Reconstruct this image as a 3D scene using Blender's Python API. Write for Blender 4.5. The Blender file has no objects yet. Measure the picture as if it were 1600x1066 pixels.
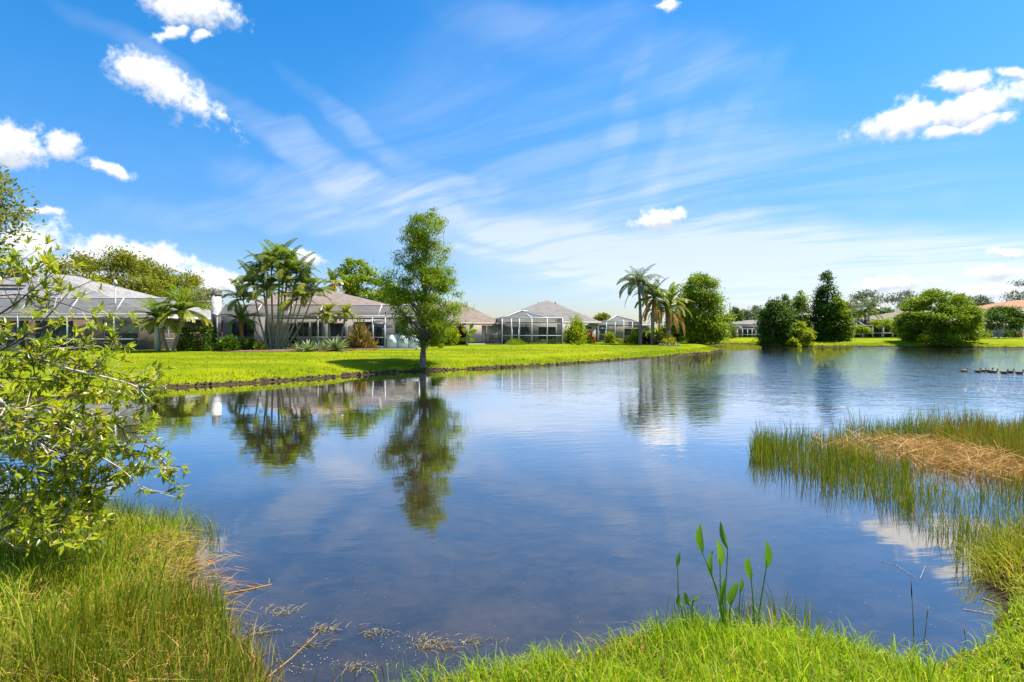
import bpy, math, random
import numpy as np
from mathutils import Vector, Matrix

S = bpy.context.scene
COL = S.collection
R = math.radians
rnd = random.Random(7)
rng = np.random.default_rng(7)
F, CZ, HZ = 889.0, 2.45, 511.0        # focal length, eye height above the water, horizon row used when surveying the place

# ------------------------------------------------------------------ camera
cd = bpy.data.cameras.new('camera')
cam = bpy.data.objects.new('camera', cd)
COL.objects.link(cam)
cam.location = (0, 0, CZ)
cam.rotation_euler = (R(90), 0, 0)
cd.sensor_width = 36.0
cd.lens = 36.0 * F / 1600.0
cd.shift_y = -22.0 / 1600.0
cd.clip_start = 0.1
cd.clip_end = 9000
S.camera = cam

# ------------------------------------------------------------------ exposure
S.view_settings.view_transform = 'Standard'
S.view_settings.look = 'None'
S.view_settings.exposure = 1.05
S.view_settings.gamma = 1.0
S.view_settings.use_curve_mapping = False
S.render.engine = 'CYCLES'
S.cycles.max_bounces = 8
S.cycles.transparent_max_bounces = 24
S.cycles.transmission_bounces = 6
S.cycles.diffuse_bounces = 3
S.cycles.glossy_bounces = 4
S.cycles.caustics_reflective = False
S.cycles.caustics_refractive = False
S.cycles.sample_clamp_indirect = 6.0
S.cycles.use_denoising = True

# ------------------------------------------------------------------ node helper
class NT:
    def __init__(s, tree):
        s.t = tree
        tree.nodes.clear()
    def n(s, kind, **kw):
        nd = s.t.nodes.new('ShaderNode' + kind)
        for k, v in kw.items():
            setattr(nd, k, v)
        return nd
    def put(s, sock, v):
        if v is None:
            return
        if isinstance(v, bpy.types.NodeSocket):
            s.t.links.new(v, sock)
        else:
            if isinstance(v, (tuple, list)) and len(v) == 3 and sock.type == 'RGBA':
                v = (*v, 1)
            sock.default_value = v
    def m(s, op, a=None, b=None, c=None, clamp=False):
        nd = s.n('Math', operation=op, use_clamp=clamp)
        for i, v in enumerate((a, b, c)):
            s.put(nd.inputs[i], v)
        return nd.outputs[0]
    def v(s, op, a=None, b=None):
        nd = s.n('VectorMath', operation=op)
        s.put(nd.inputs[0], a)
        s.put(nd.inputs[1], b)
        return nd.outputs['Value'] if op in ('LENGTH', 'DOT_PRODUCT', 'DISTANCE') else nd.outputs[0]
    def comb(s, x=0.0, y=0.0, z=0.0):
        nd = s.n('CombineXYZ')
        for i, v in enumerate((x, y, z)):
            s.put(nd.inputs[i], v)
        return nd.outputs[0]
    def sep(s, v):
        nd = s.n('SeparateXYZ')
        s.put(nd.inputs[0], v)
        return nd.outputs
    def noise(s, vec, scale, detail=4.0, rough=0.55, dist=0.0, out='Fac'):
        nd = s.n('TexNoise')
        s.put(nd.inputs['Vector'], vec)
        nd.inputs['Scale'].default_value = scale
        nd.inputs['Detail'].default_value = detail
        nd.inputs['Roughness'].default_value = rough
        nd.inputs['Distortion'].default_value = dist
        return nd.outputs[out]
    def ss(s, x, lo, hi, a=0.0, b=1.0):
        nd = s.n('MapRange', interpolation_type='SMOOTHSTEP')
        s.put(nd.inputs[0], x)
        for i, v in enumerate((lo, hi, a, b)):
            s.put(nd.inputs[i + 1], v)
        return nd.outputs[0]
    def mix(s, f, a, b, blend='MIX'):
        nd = s.n('Mix', data_type='RGBA', blend_type=blend)
        s.put(nd.inputs[0], f)
        s.put(nd.inputs[6], a)
        s.put(nd.inputs[7], b)
        return nd.outputs[2]
    def mixs(s, f, a, b):
        nd = s.n('MixShader')
        s.put(nd.inputs[0], f)
        s.put(nd.inputs[1], a)
        s.put(nd.inputs[2], b)
        return nd.outputs[0]
    def bump(s, h, strength=0.5, dist=0.02):
        nd = s.n('Bump')
        s.put(nd.inputs['Strength'], strength)
        nd.inputs['Distance'].default_value = dist
        s.put(nd.inputs['Height'], h)
        return nd.outputs[0]
    def pri(s, col, rough=0.6, normal=None, spec=0.4, metal=0.0):
        nd = s.n('BsdfPrincipled')
        s.put(nd.inputs['Base Color'], col)
        s.put(nd.inputs['Roughness'], rough)
        s.put(nd.inputs['Specular IOR Level'], spec)
        s.put(nd.inputs['Metallic'], metal)
        s.put(nd.inputs['Normal'], normal)
        return nd.outputs[0]
    def out(s, sh, kind='OutputMaterial'):
        nd = s.n(kind)
        s.t.links.new(sh, nd.inputs['Surface'])

# ------------------------------------------------------------------ sky
SUN_EL = R(61)
SUN_DIR = Vector((0.86, 0.22, 0)).normalized()          # horizontal direction TO the sun
W = bpy.data.worlds.new('World')
S.world = W
W.use_nodes = True
k = NT(W.node_tree)
tc = k.n('TexCoord')
D = tc.outputs['Generated']
sky = k.n('TexSky', sky_type='NISHITA')
sky.sun_disc = False
sky.sun_elevation = SUN_EL
sky.sun_rotation = math.atan2(SUN_DIR.x, SUN_DIR.y)
sky.air_density = 1.0
sky.dust_density = 0.35
sky.ozone_density = 2.2
hsv = k.n('HueSaturation')
hsv.inputs['Hue'].default_value = 0.500
hsv.inputs['Saturation'].default_value = 1.44
hsv.inputs['Value'].default_value = 1.0
k.put(hsv.inputs['Color'], sky.outputs[0])
base = None
dx, dy, dz = k.sep(D)
base = k.mix(1.0, hsv.outputs[0], k.mix(k.ss(dz, 0.0, 0.42), (0.56, 0.58, 0.74), (1.0, 1.0, 1.0)), 'MULTIPLY')
fy = k.m('MAXIMUM', dy, 0.05)
u = k.m('DIVIDE', dx, fy)
v = k.m('DIVIDE', dz, fy)
UV = k.comb(u, v, 0)
front = k.ss(dy, 0.05, 0.2)
wn = k.n('VectorMath', operation='SCALE')
k.put(wn.inputs[0], k.v('SUBTRACT', k.noise(D, 13.0, 6, 0.62, 0, 'Color'), (0.5, 0.5, 0.5)))
wn.inputs['Scale'].default_value = 0.042
UVW = k.v('ADD', UV, wn.outputs[0])
wc = k.n('VectorMath', operation='SCALE')
k.put(wc.inputs[0], k.v('SUBTRACT', k.noise(D, 2.6, 4, 0.55, 0, 'Color'), (0.5, 0.5, 0.5)))
wc.inputs['Scale'].default_value = 0.30
UVC = k.v('ADD', UV, wc.outputs[0])

def blob(px, py, hw, hh, ang=0.0, puff=False, raw=False):
    """soft ellipse on the celestial sphere, 1 in its middle, 0 on its rim, negative outside"""
    a = R(-ang)
    cu, cv = (px - 800) / F, (HZ - py) / F
    o = k.v('SUBTRACT', UVW if puff else (UV if raw else UVC), (cu, cv, 0))
    q1 = k.v('DOT_PRODUCT', o, (math.cos(a) / (hw / F), math.sin(a) / (hw / F), 0))
    q2 = k.v('DOT_PRODUCT', o, (-math.sin(a) / (hh / F), math.cos(a) / (hh / F), 0))
    r2 = k.m('MULTIPLY_ADD', q1, q1, k.m('MULTIPLY', q2, q2))
    return (k.m('SUBTRACT', 1.0, k.m('SQRT', r2)) if puff else k.m('SUBTRACT', 1.0, r2)), q2

# thin cirrus: streaks of noise on a high flat layer, denser along a few long bands
hz_ = k.m('ADD', k.m('MAXIMUM', dz, 0.0), 0.10)
pl = k.comb(k.m('DIVIDE', dx, hz_), k.m('DIVIDE', dy, hz_), 0)
rot = k.n('VectorRotate', rotation_type='Z_AXIS')
rot.inputs['Angle'].default_value = R(38)
k.put(rot.inputs['Vector'], pl)
warp = k.noise(pl, 0.55, 3, 0.5, 0, 'Color')
pv = k.v('ADD', rot.outputs[0], k.v('SCALE', warp, None))
pv.node.inputs[1].links[0].from_node.inputs['Scale'].default_value = 0.9
st = k.noise(k.v('MULTIPLY', pv, (0.42, 2.6, 1)), 1.5, 8, 0.60, 0.3)
veil = k.noise(pl, 0.5, 4, 0.55, 0.4)
bands = None
for (px, py, hw, hh, an, g) in [
        (420, 185, 340, 26, 31, 0.62), (560, 185, 150, 20, 40, 0.40), (540, 292, 190, 34, 6, 0.55), (650, 310, 120, 22, -6, 0.4),
        (960, 375, 420, 34, 4, 0.8), (1300, 400, 520, 52, 3, 0.9), (1420, 445, 480, 44, 2, 0.85), (960, 205, 150, 24, -62, 0.25),
        (1175, 195, 110, 18, -64, 0.18), (880, 220, 340, 210, 0, 0.30), (1120, 310, 420, 70, -8, 0.4), (820, 420, 200, 12, 1, 0.7),
        (1050, 255, 170, 22, -58, 0.18), (440, 330, 260, 22, 4, 0.35), (960, 80, 260, 60, 20, 0.3)]:
    b, _ = blob(px, py, hw, hh, an)
    b = k.m('MULTIPLY', k.ss(b, -0.7, 1.0), g)
    bands = b if bands is None else k.m('ADD', bands, b)
bands = k.m('MULTIPLY', bands, front)
rear = k.m('MULTIPLY', k.m('SUBTRACT', 1.0, front), 0.35)
dens = k.m('ADD', k.m('ADD', bands, rear), k.m('MULTIPLY', k.ss(veil, 0.45, 0.75), 0.18))
cir = k.m('MULTIPLY', k.m('MULTIPLY_ADD', k.ss(st, 0.32, 0.74), 0.85, 0.20), dens)
cir = k.m('MULTIPLY', cir, k.ss(dz, -0.02, 0.05), clamp=True)
hz1, _ = blob(1420, 432, 720, 90, 1, raw=True)
hz2, _ = blob(900, 385, 420, 60, 4, raw=True)
soft = k.m('MULTIPLY', k.m('ADD', k.m('MULTIPLY', k.ss(hz1, -0.2, 1.0), k.m('MULTIPLY_ADD', k.ss(st, 0.3, 0.7), 0.38, 0.26)), k.m('MULTIPLY', k.ss(hz2, -0.2, 1.0), 0.25)), front)
cir = k.m('MULTIPLY', k.m('MINIMUM', cir, 1.0), 0.52)
cir = k.m('MAXIMUM', cir, k.m('MINIMUM', k.m('MULTIPLY_ADD', cir, 0.75, soft), 0.64))
col1 = k.mix(cir, base, (4.6, 4.8, 5.25))

# cumulus puffs
cn = k.noise(D, 17.0, 9, 0.60, 0.15)
cn2 = k.noise(D, 70.0, 5, 0.6, 0.1)
cum = None
low = None
for (px, py, hw, hh, an) in [
        (262, 138, 92, 30, 29), (215, 115, 36, 26, 20), (315, 165, 42, 24, 25), (300, 8, 72, 28, 8), (268, 48, 26, 10, -15), (314, 54, 14, 8, 10),
        (24, 226, 52, 34, 8), (100, 226, 38, 20, 2), (172, 267, 44, 10, 14), (42, 382, 62, 34, 0), (150, 396, 50, 26, 0),
        (225, 408, 70, 22, 6), (330, 440, 70, 24, 0), (100, 420, 90, 24, 0), (474, 400, 30, 10, 10), (62, 332, 34, 8, 0),
        (1410, 190, 66, 27, -12), (1520, 166, 92, 26, -16), (1470, 205, 34, 12, -10), (1540, 187, 40, 13, -18), (1500, 128, 42, 14, -8), (1585, 118, 24, 9, 10),
        (1026, 343, 40, 14, -10), (1396, 443, 44, 9, -2), (1580, 394, 26, 7, 0), (1566, 424, 36, 10, 0), (1570, 452, 46, 12, 0), (1040, 8, 18, 9, 0)]:
    b, q2 = blob(px, py, hw * 1.2, hh * 1.2, an, True)
    if cum is None:
        cum, low = b, q2
    else:
        g = k.m('GREATER_THAN', b, cum)
        low = k.m('ADD', k.m('MULTIPLY', g, q2), k.m('MULTIPLY', k.m('SUBTRACT', 1.0, g), low))
        cum = k.m('MAXIMUM', cum, b)
cd_ = k.m('ADD', cum, k.m('MULTIPLY_ADD', cn, 2.3, -1.10))
cd_ = k.m('ADD', cd_, k.m('MULTIPLY_ADD', cn2, 1.05, -0.49))
ca = k.m('MULTIPLY', k.ss(cd_, -0.04, 0.70), front)
shade = k.ss(k.m('ADD', low, k.m('MULTIPLY_ADD', cn2, 1.6, -0.8)), -0.75, 0.35)
ccol = k.mix(shade, (3.35, 3.65, 4.2), (6.0, 6.0, 6.0))
col2 = k.mix(ca, col1, ccol)
bg = k.n('Background')
bg.inputs['Strength'].default_value = 0.106
k.put(bg.inputs['Color'], col2)
k.out(bg.outputs[0], 'OutputWorld')
W.cycles.sampling_method = 'MANUAL'
W.cycles.sample_map_resolution = 512

# ------------------------------------------------------------------ sun
ld = bpy.data.lights.new('sun', 'SUN')
ld.energy = 4.8
ld.angle = R(0.55)
ld.color = (1.0, 0.94, 0.82)
sun = bpy.data.objects.new('sun', ld)
COL.objects.link(sun)
to_sun = Vector((SUN_DIR.x * math.cos(SUN_EL), SUN_DIR.y * math.cos(SUN_EL), math.sin(SUN_EL)))
sun.rotation_euler = to_sun.to_track_quat('Z', 'Y').to_euler()
sun.location = (20, 30, 60)

# ------------------------------------------------------------------ survey helpers
def at(px, Y):
    return (px - 800) / F * Y
def zat(py, Y):
    return CZ + (HZ - py) / F * Y
def gy(py, z=0.0):
    return F * (CZ - z) / (py - HZ)
def gp(px, py, z=0.0):
    Y = gy(py, z)
    return (at(px, Y), Y)
def p3(px, py, Y):
    return Vector((at(px, Y), Y, zat(py, Y)))

# ------------------------------------------------------------------ mesh helpers
def make_mesh(name, V, faces, mat=None, smooth=False):
    """faces: list of int arrays (M,3) or (M,4)"""
    me = bpy.data.meshes.new(name)
    V = np.asarray(V, dtype=np.float32)
    me.vertices.add(len(V))
    me.vertices.foreach_set('co', V.ravel())
    faces = [np.asarray(f, dtype=np.int32) for f in faces if len(f)]
    nl = sum(f.size for f in faces)
    npol = sum(len(f) for f in faces)
    me.loops.add(nl)
    me.polygons.add(npol)
    me.loops.foreach_set('vertex_index', np.concatenate([f.ravel() for f in faces]))
    sizes = np.concatenate([np.full(len(f), f.shape[1], dtype=np.int32) for f in faces])
    starts = np.concatenate([[0], np.cumsum(sizes)[:-1]]).astype(np.int32)
    me.polygons.foreach_set('loop_start', starts)
    try:
        me.polygons.foreach_set('loop_total', sizes)
    except Exception:
        pass
    if smooth:
        me.polygons.foreach_set('use_smooth', np.ones(npol, dtype=bool))
    me.update(calc_edges=True)
    me.validate()
    if mat:
        me.materials.append(mat)
    return me

ORG = {}
def tag(o, label=None, cat=None, group=None, kind=None):
    if label: o['label'] = label
    if cat: o['category'] = cat
    if group: o['group'] = group
    if kind: o['kind'] = kind
    return o
def empty(name, loc, label, cat, group=None):
    o = bpy.data.objects.new(name, None)
    COL.objects.link(o)
    o.empty_display_size = 0.2
    o.location = loc
    ORG[o.name] = Vector(loc)
    return tag(o, label, cat, group)
def link(name, me, parent=None):
    o = bpy.data.objects.new(name, me)
    COL.objects.link(o)
    if parent is not None:
        o.parent = parent
    return o

class MB:
    def __init__(s):
        s.V, s.Q, s.T, s.n = [], [], [], 0
    def add(s, V, Q=None, T=None):
        V = np.asarray(V, dtype=np.float64).reshape(-1, 3)
        if Q is not None and len(Q): s.Q.append(np.asarray(Q, dtype=np.int64).reshape(-1, 4) + s.n)
        if T is not None and len(T): s.T.append(np.asarray(T, dtype=np.int64).reshape(-1, 3) + s.n)
        s.V.append(V)
        s.n += len(V)
        return s
    def box(s, x0, x1, y0, y1, z0, z1):
        V = [(x, y, z) for z in (z0, z1) for y in (y0, y1) for x in (x0, x1)]
        return s.add(V, [(0, 2, 3, 1), (4, 5, 7, 6), (0, 1, 5, 4), (2, 6, 7, 3), (0, 4, 6, 2), (1, 3, 7, 5)])
    def bar(s, a, b, w, h=None):
        """rectangular bar between two points"""
        h = h or w
        a, b = Vector(a), Vector(b)
        d = (b - a).normalized()
        up = Vector((0, 0, 1)) if abs(d.z) < 0.95 else Vector((0, 1, 0))
        r = d.cross(up).normalized() * (w / 2)
        t = r.cross(d).normalized() * (h / 2)
        V = [tuple(p + i * r + j * t) for p in (a, b) for (i, j) in ((-1, -1), (1, -1), (1, 1), (-1, 1))]
        return s.add(V, [(0, 1, 2, 3), (7, 6, 5, 4), (0, 4, 5, 1), (1, 5, 6, 2), (2, 6, 7, 3), (3, 7, 4, 0)])
    def tube(s, pts, rad, sides=6, cap=True):
        pts = [Vector(p) for p in pts]
        m = len(pts)
        if not hasattr(rad, '__len__'): rad = [rad] * m
        V = []
        u = None
        for i, p in enumerate(pts):
            d = (pts[min(i + 1, m - 1)] - pts[max(i - 1, 0)])
            if d.length < 1e-9: d = Vector((0, 0, 1))
            d.normalize()
            if u is None:
                u = d.orthogonal().normalized()
            else:
                u = (u - d * u.dot(d))
                u = u.normalized() if u.length > 1e-6 else d.orthogonal().normalized()
            w = d.cross(u)
            for j in range(sides):
                a = 2 * math.pi * j / sides
                V.append(tuple(p + (u * math.cos(a) + w * math.sin(a)) * rad[i]))
        Q = [(i * sides + j, i * sides + (j + 1) % sides, (i + 1) * sides + (j + 1) % sides, (i + 1) * sides + j)
             for i in range(m - 1) for j in range(sides)]
        T = []
        if cap:
            V.append(tuple(pts[-1]))
            T = [((m - 1) * sides + j, (m - 1) * sides + (j + 1) % sides, len(V) - 1) for j in range(sides)]
        return s.add(V, Q, T)
    def poly(s, pts):
        m = len(pts)
        if m == 4: return s.add(pts, [(0, 1, 2, 3)])
        return s.add(pts, None, [(0, i, i + 1) for i in range(1, m - 1)])
    def slab(s, pts, d):
        """a polygon given thickness along vector d"""
        m = len(pts)
        A = [tuple(p) for p in pts]
        B = [tuple(Vector(p) + Vector(d)) for p in pts]
        T = [(0, i, i + 1) for i in range(1, m - 1)] + [(m, m + i + 1, m + i) for i in range(1, m - 1)]
        Q = [(i, i + m, (i + 1) % m + m, (i + 1) % m) for i in range(m)]
        return s.add(A + B, Q, T)
    def leaves(s, C, A, N, L, Wd, fold=0.15):
        """rhombic leaves: centre base C, axis A, normal N (unit), length L, width Wd, arrays"""
        C = np.asarray(C, float); n = len(C)
        if n == 0: return s
        A = A / (np.linalg.norm(A, axis=1, keepdims=True) + 1e-9)
        Bn = np.cross(A, N)
        Bn /= (np.linalg.norm(Bn, axis=1, keepdims=True) + 1e-9)
        Nn = np.cross(Bn, A)
        L = np.broadcast_to(np.asarray(L, float), (n,))[:, None]
        Wd = np.broadcast_to(np.asarray(Wd, float), (n,))[:, None]
        mid = C + A * L * 0.5 + Nn * fold * Wd
        V = np.stack([C, mid + Bn * Wd * 0.5, C + A * L, mid - Bn * Wd * 0.5], axis=1).reshape(-1, 3)
        i = np.arange(n)[:, None] * 4
        return s.add(V, i + np.array([[0, 1, 2, 3]]))
    def blades(s, B, H, lean, Wd, seg=3, curl=1.0, face=None):
        """grass blades / rush stems: base B, height H, lean = horizontal vector reached at the tip"""
        B = np.asarray(B, float); n = len(B)
        if n == 0: return s
        H = np.broadcast_to(np.asarray(H, float), (n,)); Wd = np.broadcast_to(np.asarray(Wd, float), (n,))
        if face is None:
            face = rng.uniform(0, 2 * np.pi, n)
        wx = np.stack([np.cos(face), np.sin(face), np.zeros(n)], 1)
        ring = []
        for i in range(seg):
            t = i / seg
            c = B.copy()
            c[:, 2] += H * t * (1 - 0.15 * t)
            c[:, :2] += lean * (t ** (1 + curl))
            w = (Wd * (1 - 0.75 * t) * 0.5)[:, None]
            ring += [c - wx * w, c + wx * w]
        tip = B.copy()
        ll = np.linalg.norm(lean, axis=1)
        tip[:, 2] += np.maximum(H * 0.85 - 0.25 * ll, H * 0.25)
        tip[:, :2] += lean
        V = np.stack(ring + [tip], axis=1)
        m = V.shape[1]
        base_i = np.arange(n)[:, None] * m
        Q = [base_i + np.array([[2 * i, 2 * i + 1, 2 * i + 3, 2 * i + 2]]) for i in range(seg - 1)]
        T = base_i + np.array([[2 * seg - 2, 2 * seg - 1, 2 * seg]])
        return s.add(V.reshape(-1, 3), np.concatenate(Q) if Q else None, T)
    def mesh(s, name, mat, off=None, smooth=False):
        V = np.concatenate(s.V)
        if off is not None: V = V - np.array(off)
        f = []
        if s.Q: f.append(np.concatenate(s.Q))
        if s.T: f.append(np.concatenate(s.T))
        return make_mesh(name, V, f, mat, smooth)
    def build(s, name, mat, parent=None, smooth=False, loc=None):
        """world-space geometry; with a parent it is stored relative to the thing's origin"""
        if parent is not None:
            off = ORG[parent.name]
            o = link(name, s.mesh(name, mat, off, smooth), parent)
            ORG[o.name] = off
        else:
            off = Vector(loc) if loc is not None else Vector((0, 0, 0))
            o = link(name, s.mesh(name, mat, off, smooth))
            o.location = off
            ORG[o.name] = off
        return o

def unit(n):
    v_ = rng.normal(size=(n, 3))
    return v_ / np.linalg.norm(v_, axis=1, keepdims=True)

# ------------------------------------------------------------------ materials
MATS = {}
def newmat(name):
    m_ = bpy.data.materials.new(name)
    m_.use_nodes = True
    MATS[name] = m_
    return m_, NT(m_.node_tree)

def plain(name, col, rough=0.6, var=0.12, scale=3.0, bump=0.0, bscale=40.0, spec=0.4, metal=0.0):
    m_, t = newmat(name)
    pos = t.n('NewGeometry').outputs['Position']
    f = t.noise(pos, scale, 5, 0.6)
    lo = tuple(c * (1 - var) for c in col); hi = tuple(min(1, c * (1 + var)) for c in col)
    c = t.mix(t.ss(f, 0.3, 0.7), lo, hi)
    nm = t.bump(t.noise(pos, bscale, 4, 0.6), bump, 0.02) if bump else None
    t.out(t.pri(c, rough, nm, spec, metal))
    return m_

def leafmat(name, c1, c2, c3=None, trans=0.35, rough=0.45, clump=0.5, spec=0.35, tint=(1.25, 1.2, 0.55)):
    """per-leaf colour variation (c1..c2, a few c3), light comes through the blade"""
    warm = lambda c_: None if c_ is None else (min(1, c_[0] * (1.02 if name[:4] in ('gras', 'rush') else 1.14)), c_[1], c_[2] * 0.7)
    if name[:4] in ('leaf', 'fron', 'gras', 'rush', 'shru', 'lawn') and 'dead' not in name and 'grey' not in name:
        c1, c2, c3 = warm(c1), warm(c2), warm(c3)
    m_, t = newmat(name)
    g = t.n('NewGeometry')
    ri = g.outputs['Random Per Island']
    oi = t.n('ObjectInfo').outputs['Random']
    r_ = t.m('FRACT', t.m('ADD', ri, oi))
    big = t.ss(t.noise(g.outputs['Position'], clump, 3, 0.5), 0.35, 0.65)
    f = t.m('MULTIPLY_ADD', r_, 0.65, t.m('MULTIPLY', big, 0.35), clamp=True)
    c = t.mix(f, c1, c2)
    if c3 is not None:
        c = t.mix(t.ss(r_, 0.86, 0.92), c, c3)
    d = t.pri(c, rough, None, spec)
    tr = t.n('BsdfTranslucent')
    t.put(tr.inputs['Color'], t.mix(1.0, c, tint, 'MULTIPLY'))
    t.out(t.mixs(trans, d, tr.outputs[0]))
    return m_

def shingle(name, col, var=0.18):
    m_, t = newmat(name)
    pos = t.n('NewGeometry').outputs['Position']
    x, y, z = t.sep(pos)
    row = t.m('FRACT', t.m('MULTIPLY', z, 7.0))
    cell = t.n('TexWhiteNoise', noise_dimensions='2D')
    t.put(cell.inputs['Vector'], t.comb(t.m('FLOOR', t.m('MULTIPLY', t.m('ADD', x, y), 3.3)), t.m('FLOOR', t.m('MULTIPLY', z, 7.0)), 0))
    f = t.m('ADD', t.m('MULTIPLY', cell.outputs['Value'], 0.45), t.m('MULTIPLY', t.noise(pos, 0.5, 5, 0.6), 0.6))
    f = t.m('ADD', f, t.m('MULTIPLY', t.noise(pos, 25, 2, 0.6), 0.15))
    lo = tuple(c * (1 - var) for c in col); hi = tuple(c * (1 + var) for c in col)
    c = t.mix(t.ss(f, 0.25, 0.95), lo, hi)
    streak = t.ss(t.noise(t.v('MULTIPLY', pos, (2.5, 2.5, 0.25)), 0.8, 4, 0.6), 0.52, 0.75)
    c = t.mix(t.m('MULTIPLY', streak, 0.28), c, tuple(v_ * 0.45 for v_ in col))
    t.out(t.pri(c, 0.9, t.bump(row, 0.35, 0.02), 0.2))
    return m_

plain('white_metal', (0.58, 0.58, 0.575), 0.4, 0.05, 1.5)
plain('white_stucco', (0.52, 0.50, 0.48), 0.85, 0.07, 0.9, 0.35, 30)
plain('cream_stucco', (0.66, 0.60, 0.52), 0.85, 0.08, 0.9, 0.35, 30)
plain('tan_stucco', (0.50, 0.41, 0.33), 0.85, 0.07, 0.9, 0.35, 30)
plain('brown_stucco', (0.27, 0.19, 0.145), 0.85, 0.09, 0.9, 0.35, 30)
plain('grey_stucco', (0.45, 0.42, 0.39), 0.85, 0.08, 0.9, 0.35, 30)
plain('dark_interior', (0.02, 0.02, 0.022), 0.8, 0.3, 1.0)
plain('dark_metal', (0.035, 0.033, 0.032), 0.45, 0.2, 4)
plain('grey_cap', (0.10, 0.09, 0.09), 0.6, 0.2, 4)
plain('blind', (0.62, 0.62, 0.60), 0.6, 0.06, 6)
plain('concrete', (0.40, 0.38, 0.35), 0.9, 0.15, 1.2, 0.3, 25)
plain('umbrella_cloth', (0.12, 0.13, 0.20), 0.8, 0.15, 4)
plain('wicker', (0.10, 0.065, 0.045), 0.7, 0.3, 20, 0.4, 60)
plain('terracotta', (0.34, 0.13, 0.07), 0.8, 0.15, 4)
plain('white_vinyl', (0.78, 0.79, 0.80), 0.5, 0.06, 1.5)
plain('mulch', (0.16, 0.085, 0.05), 0.95, 0.5, 12, 0.8, 40)
plain('stone', (0.27, 0.24, 0.20), 0.9, 0.35, 5, 0.6, 20)
plain('root', (0.075, 0.055, 0.042), 0.9, 0.4, 8, 0.8, 30)
shingle('shingle_grey', (0.25, 0.24, 0.23))
shingle('shingle_pink', (0.235, 0.185, 0.158))
shingle('shingle_brown', (0.225, 0.18, 0.142))
shingle('shingle_taupe', (0.20, 0.186, 0.168))
shingle('tile_orange', (0.36, 0.19, 0.115))

m_, t = newmat('glass')
t.out(t.pri((0.025, 0.03, 0.035), 0.06, None, 0.7))

def screenmat(name, col, op):
    m_, t = newmat(name)
    lw = t.n('LayerWeight'); lw.inputs[0].default_value = 0.35
    f = t.m('MULTIPLY_ADD', lw.outputs['Facing'], 0.45, op, clamp=True)
    tr = t.n('BsdfTransparent')
    df = t.n('BsdfDiffuse'); t.put(df.inputs[0], col)
    t.out(t.mixs(f, tr.outputs[0], df.outputs[0]))
screenmat('screen', (0.10, 0.10, 0.105), 0.36)
screenmat('screen_grey', (0.12, 0.12, 0.125), 0.48)
screenmat('screen_dark', (0.03, 0.03, 0.033), 0.45)

def barkmat(name, col, ring=0.0):
    m_, t = newmat(name)
    pos = t.n('NewGeometry').outputs['Position']
    st_ = t.noise(t.v('MULTIPLY', pos, (9, 9, 1.6)), 2.2, 5, 0.65)
    lo = tuple(c * 0.55 for c in col); hi = tuple(c * 1.35 for c in col)
    c = t.mix(t.ss(st_, 0.32, 0.68), lo, hi)
    h = st_
    if ring:
        z = t.sep(pos)[2]
        rg = t.m('PINGPONG', t.m('MULTIPLY_ADD', z, ring, t.m('MULTIPLY', st_, 0.4)), 0.5)
        c = t.mix(t.ss(rg, 0.0, 0.14, 0.45, 0.0), c, tuple(v_ * 0.4 for v_ in col))
    t.out(t.pri(c, 0.9, t.bump(h, 0.7, 0.03), 0.2))
barkmat('bark_cypress', (0.22, 0.165, 0.125))
barkmat('bark_oak', (0.11, 0.09, 0.072))
barkmat('bark_palm', (0.27, 0.235, 0.19), 6.0)
barkmat('bark_green', (0.33, 0.33, 0.20), 5.0)
barkmat('bark_orange', (0.42, 0.20, 0.07), 9.0)
barkmat('bark_pale', (0.40, 0.36, 0.30))
barkmat('twig_pale', (0.55, 0.48, 0.40))

leafmat('leaf_cypress', (0.095, 0.200, 0.014), (0.235, 0.365, 0.026), (0.30, 0.37, 0.03), 0.5, 0.6, 0.55, 0.1)
leafmat('leaf_oak', (0.085, 0.130, 0.015), (0.24, 0.285, 0.03), (0.30, 0.30, 0.05), 0.40, 0.6, 0.45, 0.12)
leafmat('leaf_bright', (0.085, 0.190, 0.012), (0.26, 0.40, 0.020), (0.38, 0.43, 0.035), 0.36, 0.5, 0.5, 0.15)
leafmat('leaf_lime', (0.16, 0.27, 0.018), (0.32, 0.43, 0.03), (0.42, 0.44, 0.05), 0.48, 0.5, 0.5, 0.15)
leafmat('leaf_deep', (0.035, 0.098, 0.016), (0.095, 0.195, 0.022), (0.17, 0.27, 0.03), 0.36, 0.5, 0.5, 0.15)
leafmat('leaf_grey', (0.095, 0.128, 0.074), (0.176, 0.209, 0.121), (0.216, 0.230, 0.149), 0.25, 0.6, 0.25)
leafmat('leaf_olive', (0.119, 0.154, 0.042), (0.210, 0.238, 0.070), None, 0.3, 0.5, 0.3)
leafmat('frond_green', (0.090, 0.180, 0.022), (0.195, 0.300, 0.045), (0.330, 0.345, 0.075), 0.40, 0.40, 0.6, 0.3)
leafmat('frond_yellow', (0.176, 0.243, 0.027), (0.324, 0.378, 0.054), (0.459, 0.405, 0.095), 0.36, 0.35, 0.6, 0.5)
leafmat('frond_grey', (0.140, 0.189, 0.105), (0.238, 0.280, 0.154), None, 0.3, 0.4, 0.5, 0.5)
leafmat('frond_dead', (0.340, 0.170, 0.035), (0.500, 0.290, 0.060), None, 0.35, 0.6, 0.6, 0.2, (1.2, 0.95, 0.5))
leafmat('agave', (0.160, 0.220, 0.110), (0.270, 0.330, 0.170), None, 0.2, 0.45, 0.8)
leafmat('croton', (0.12, 0.20, 0.02), (0.34, 0.20, 0.05), (0.70, 0.42, 0.30), 0.35, 0.4, 1.2, 0.4, (1.1, 0.9, 0.6))
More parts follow.
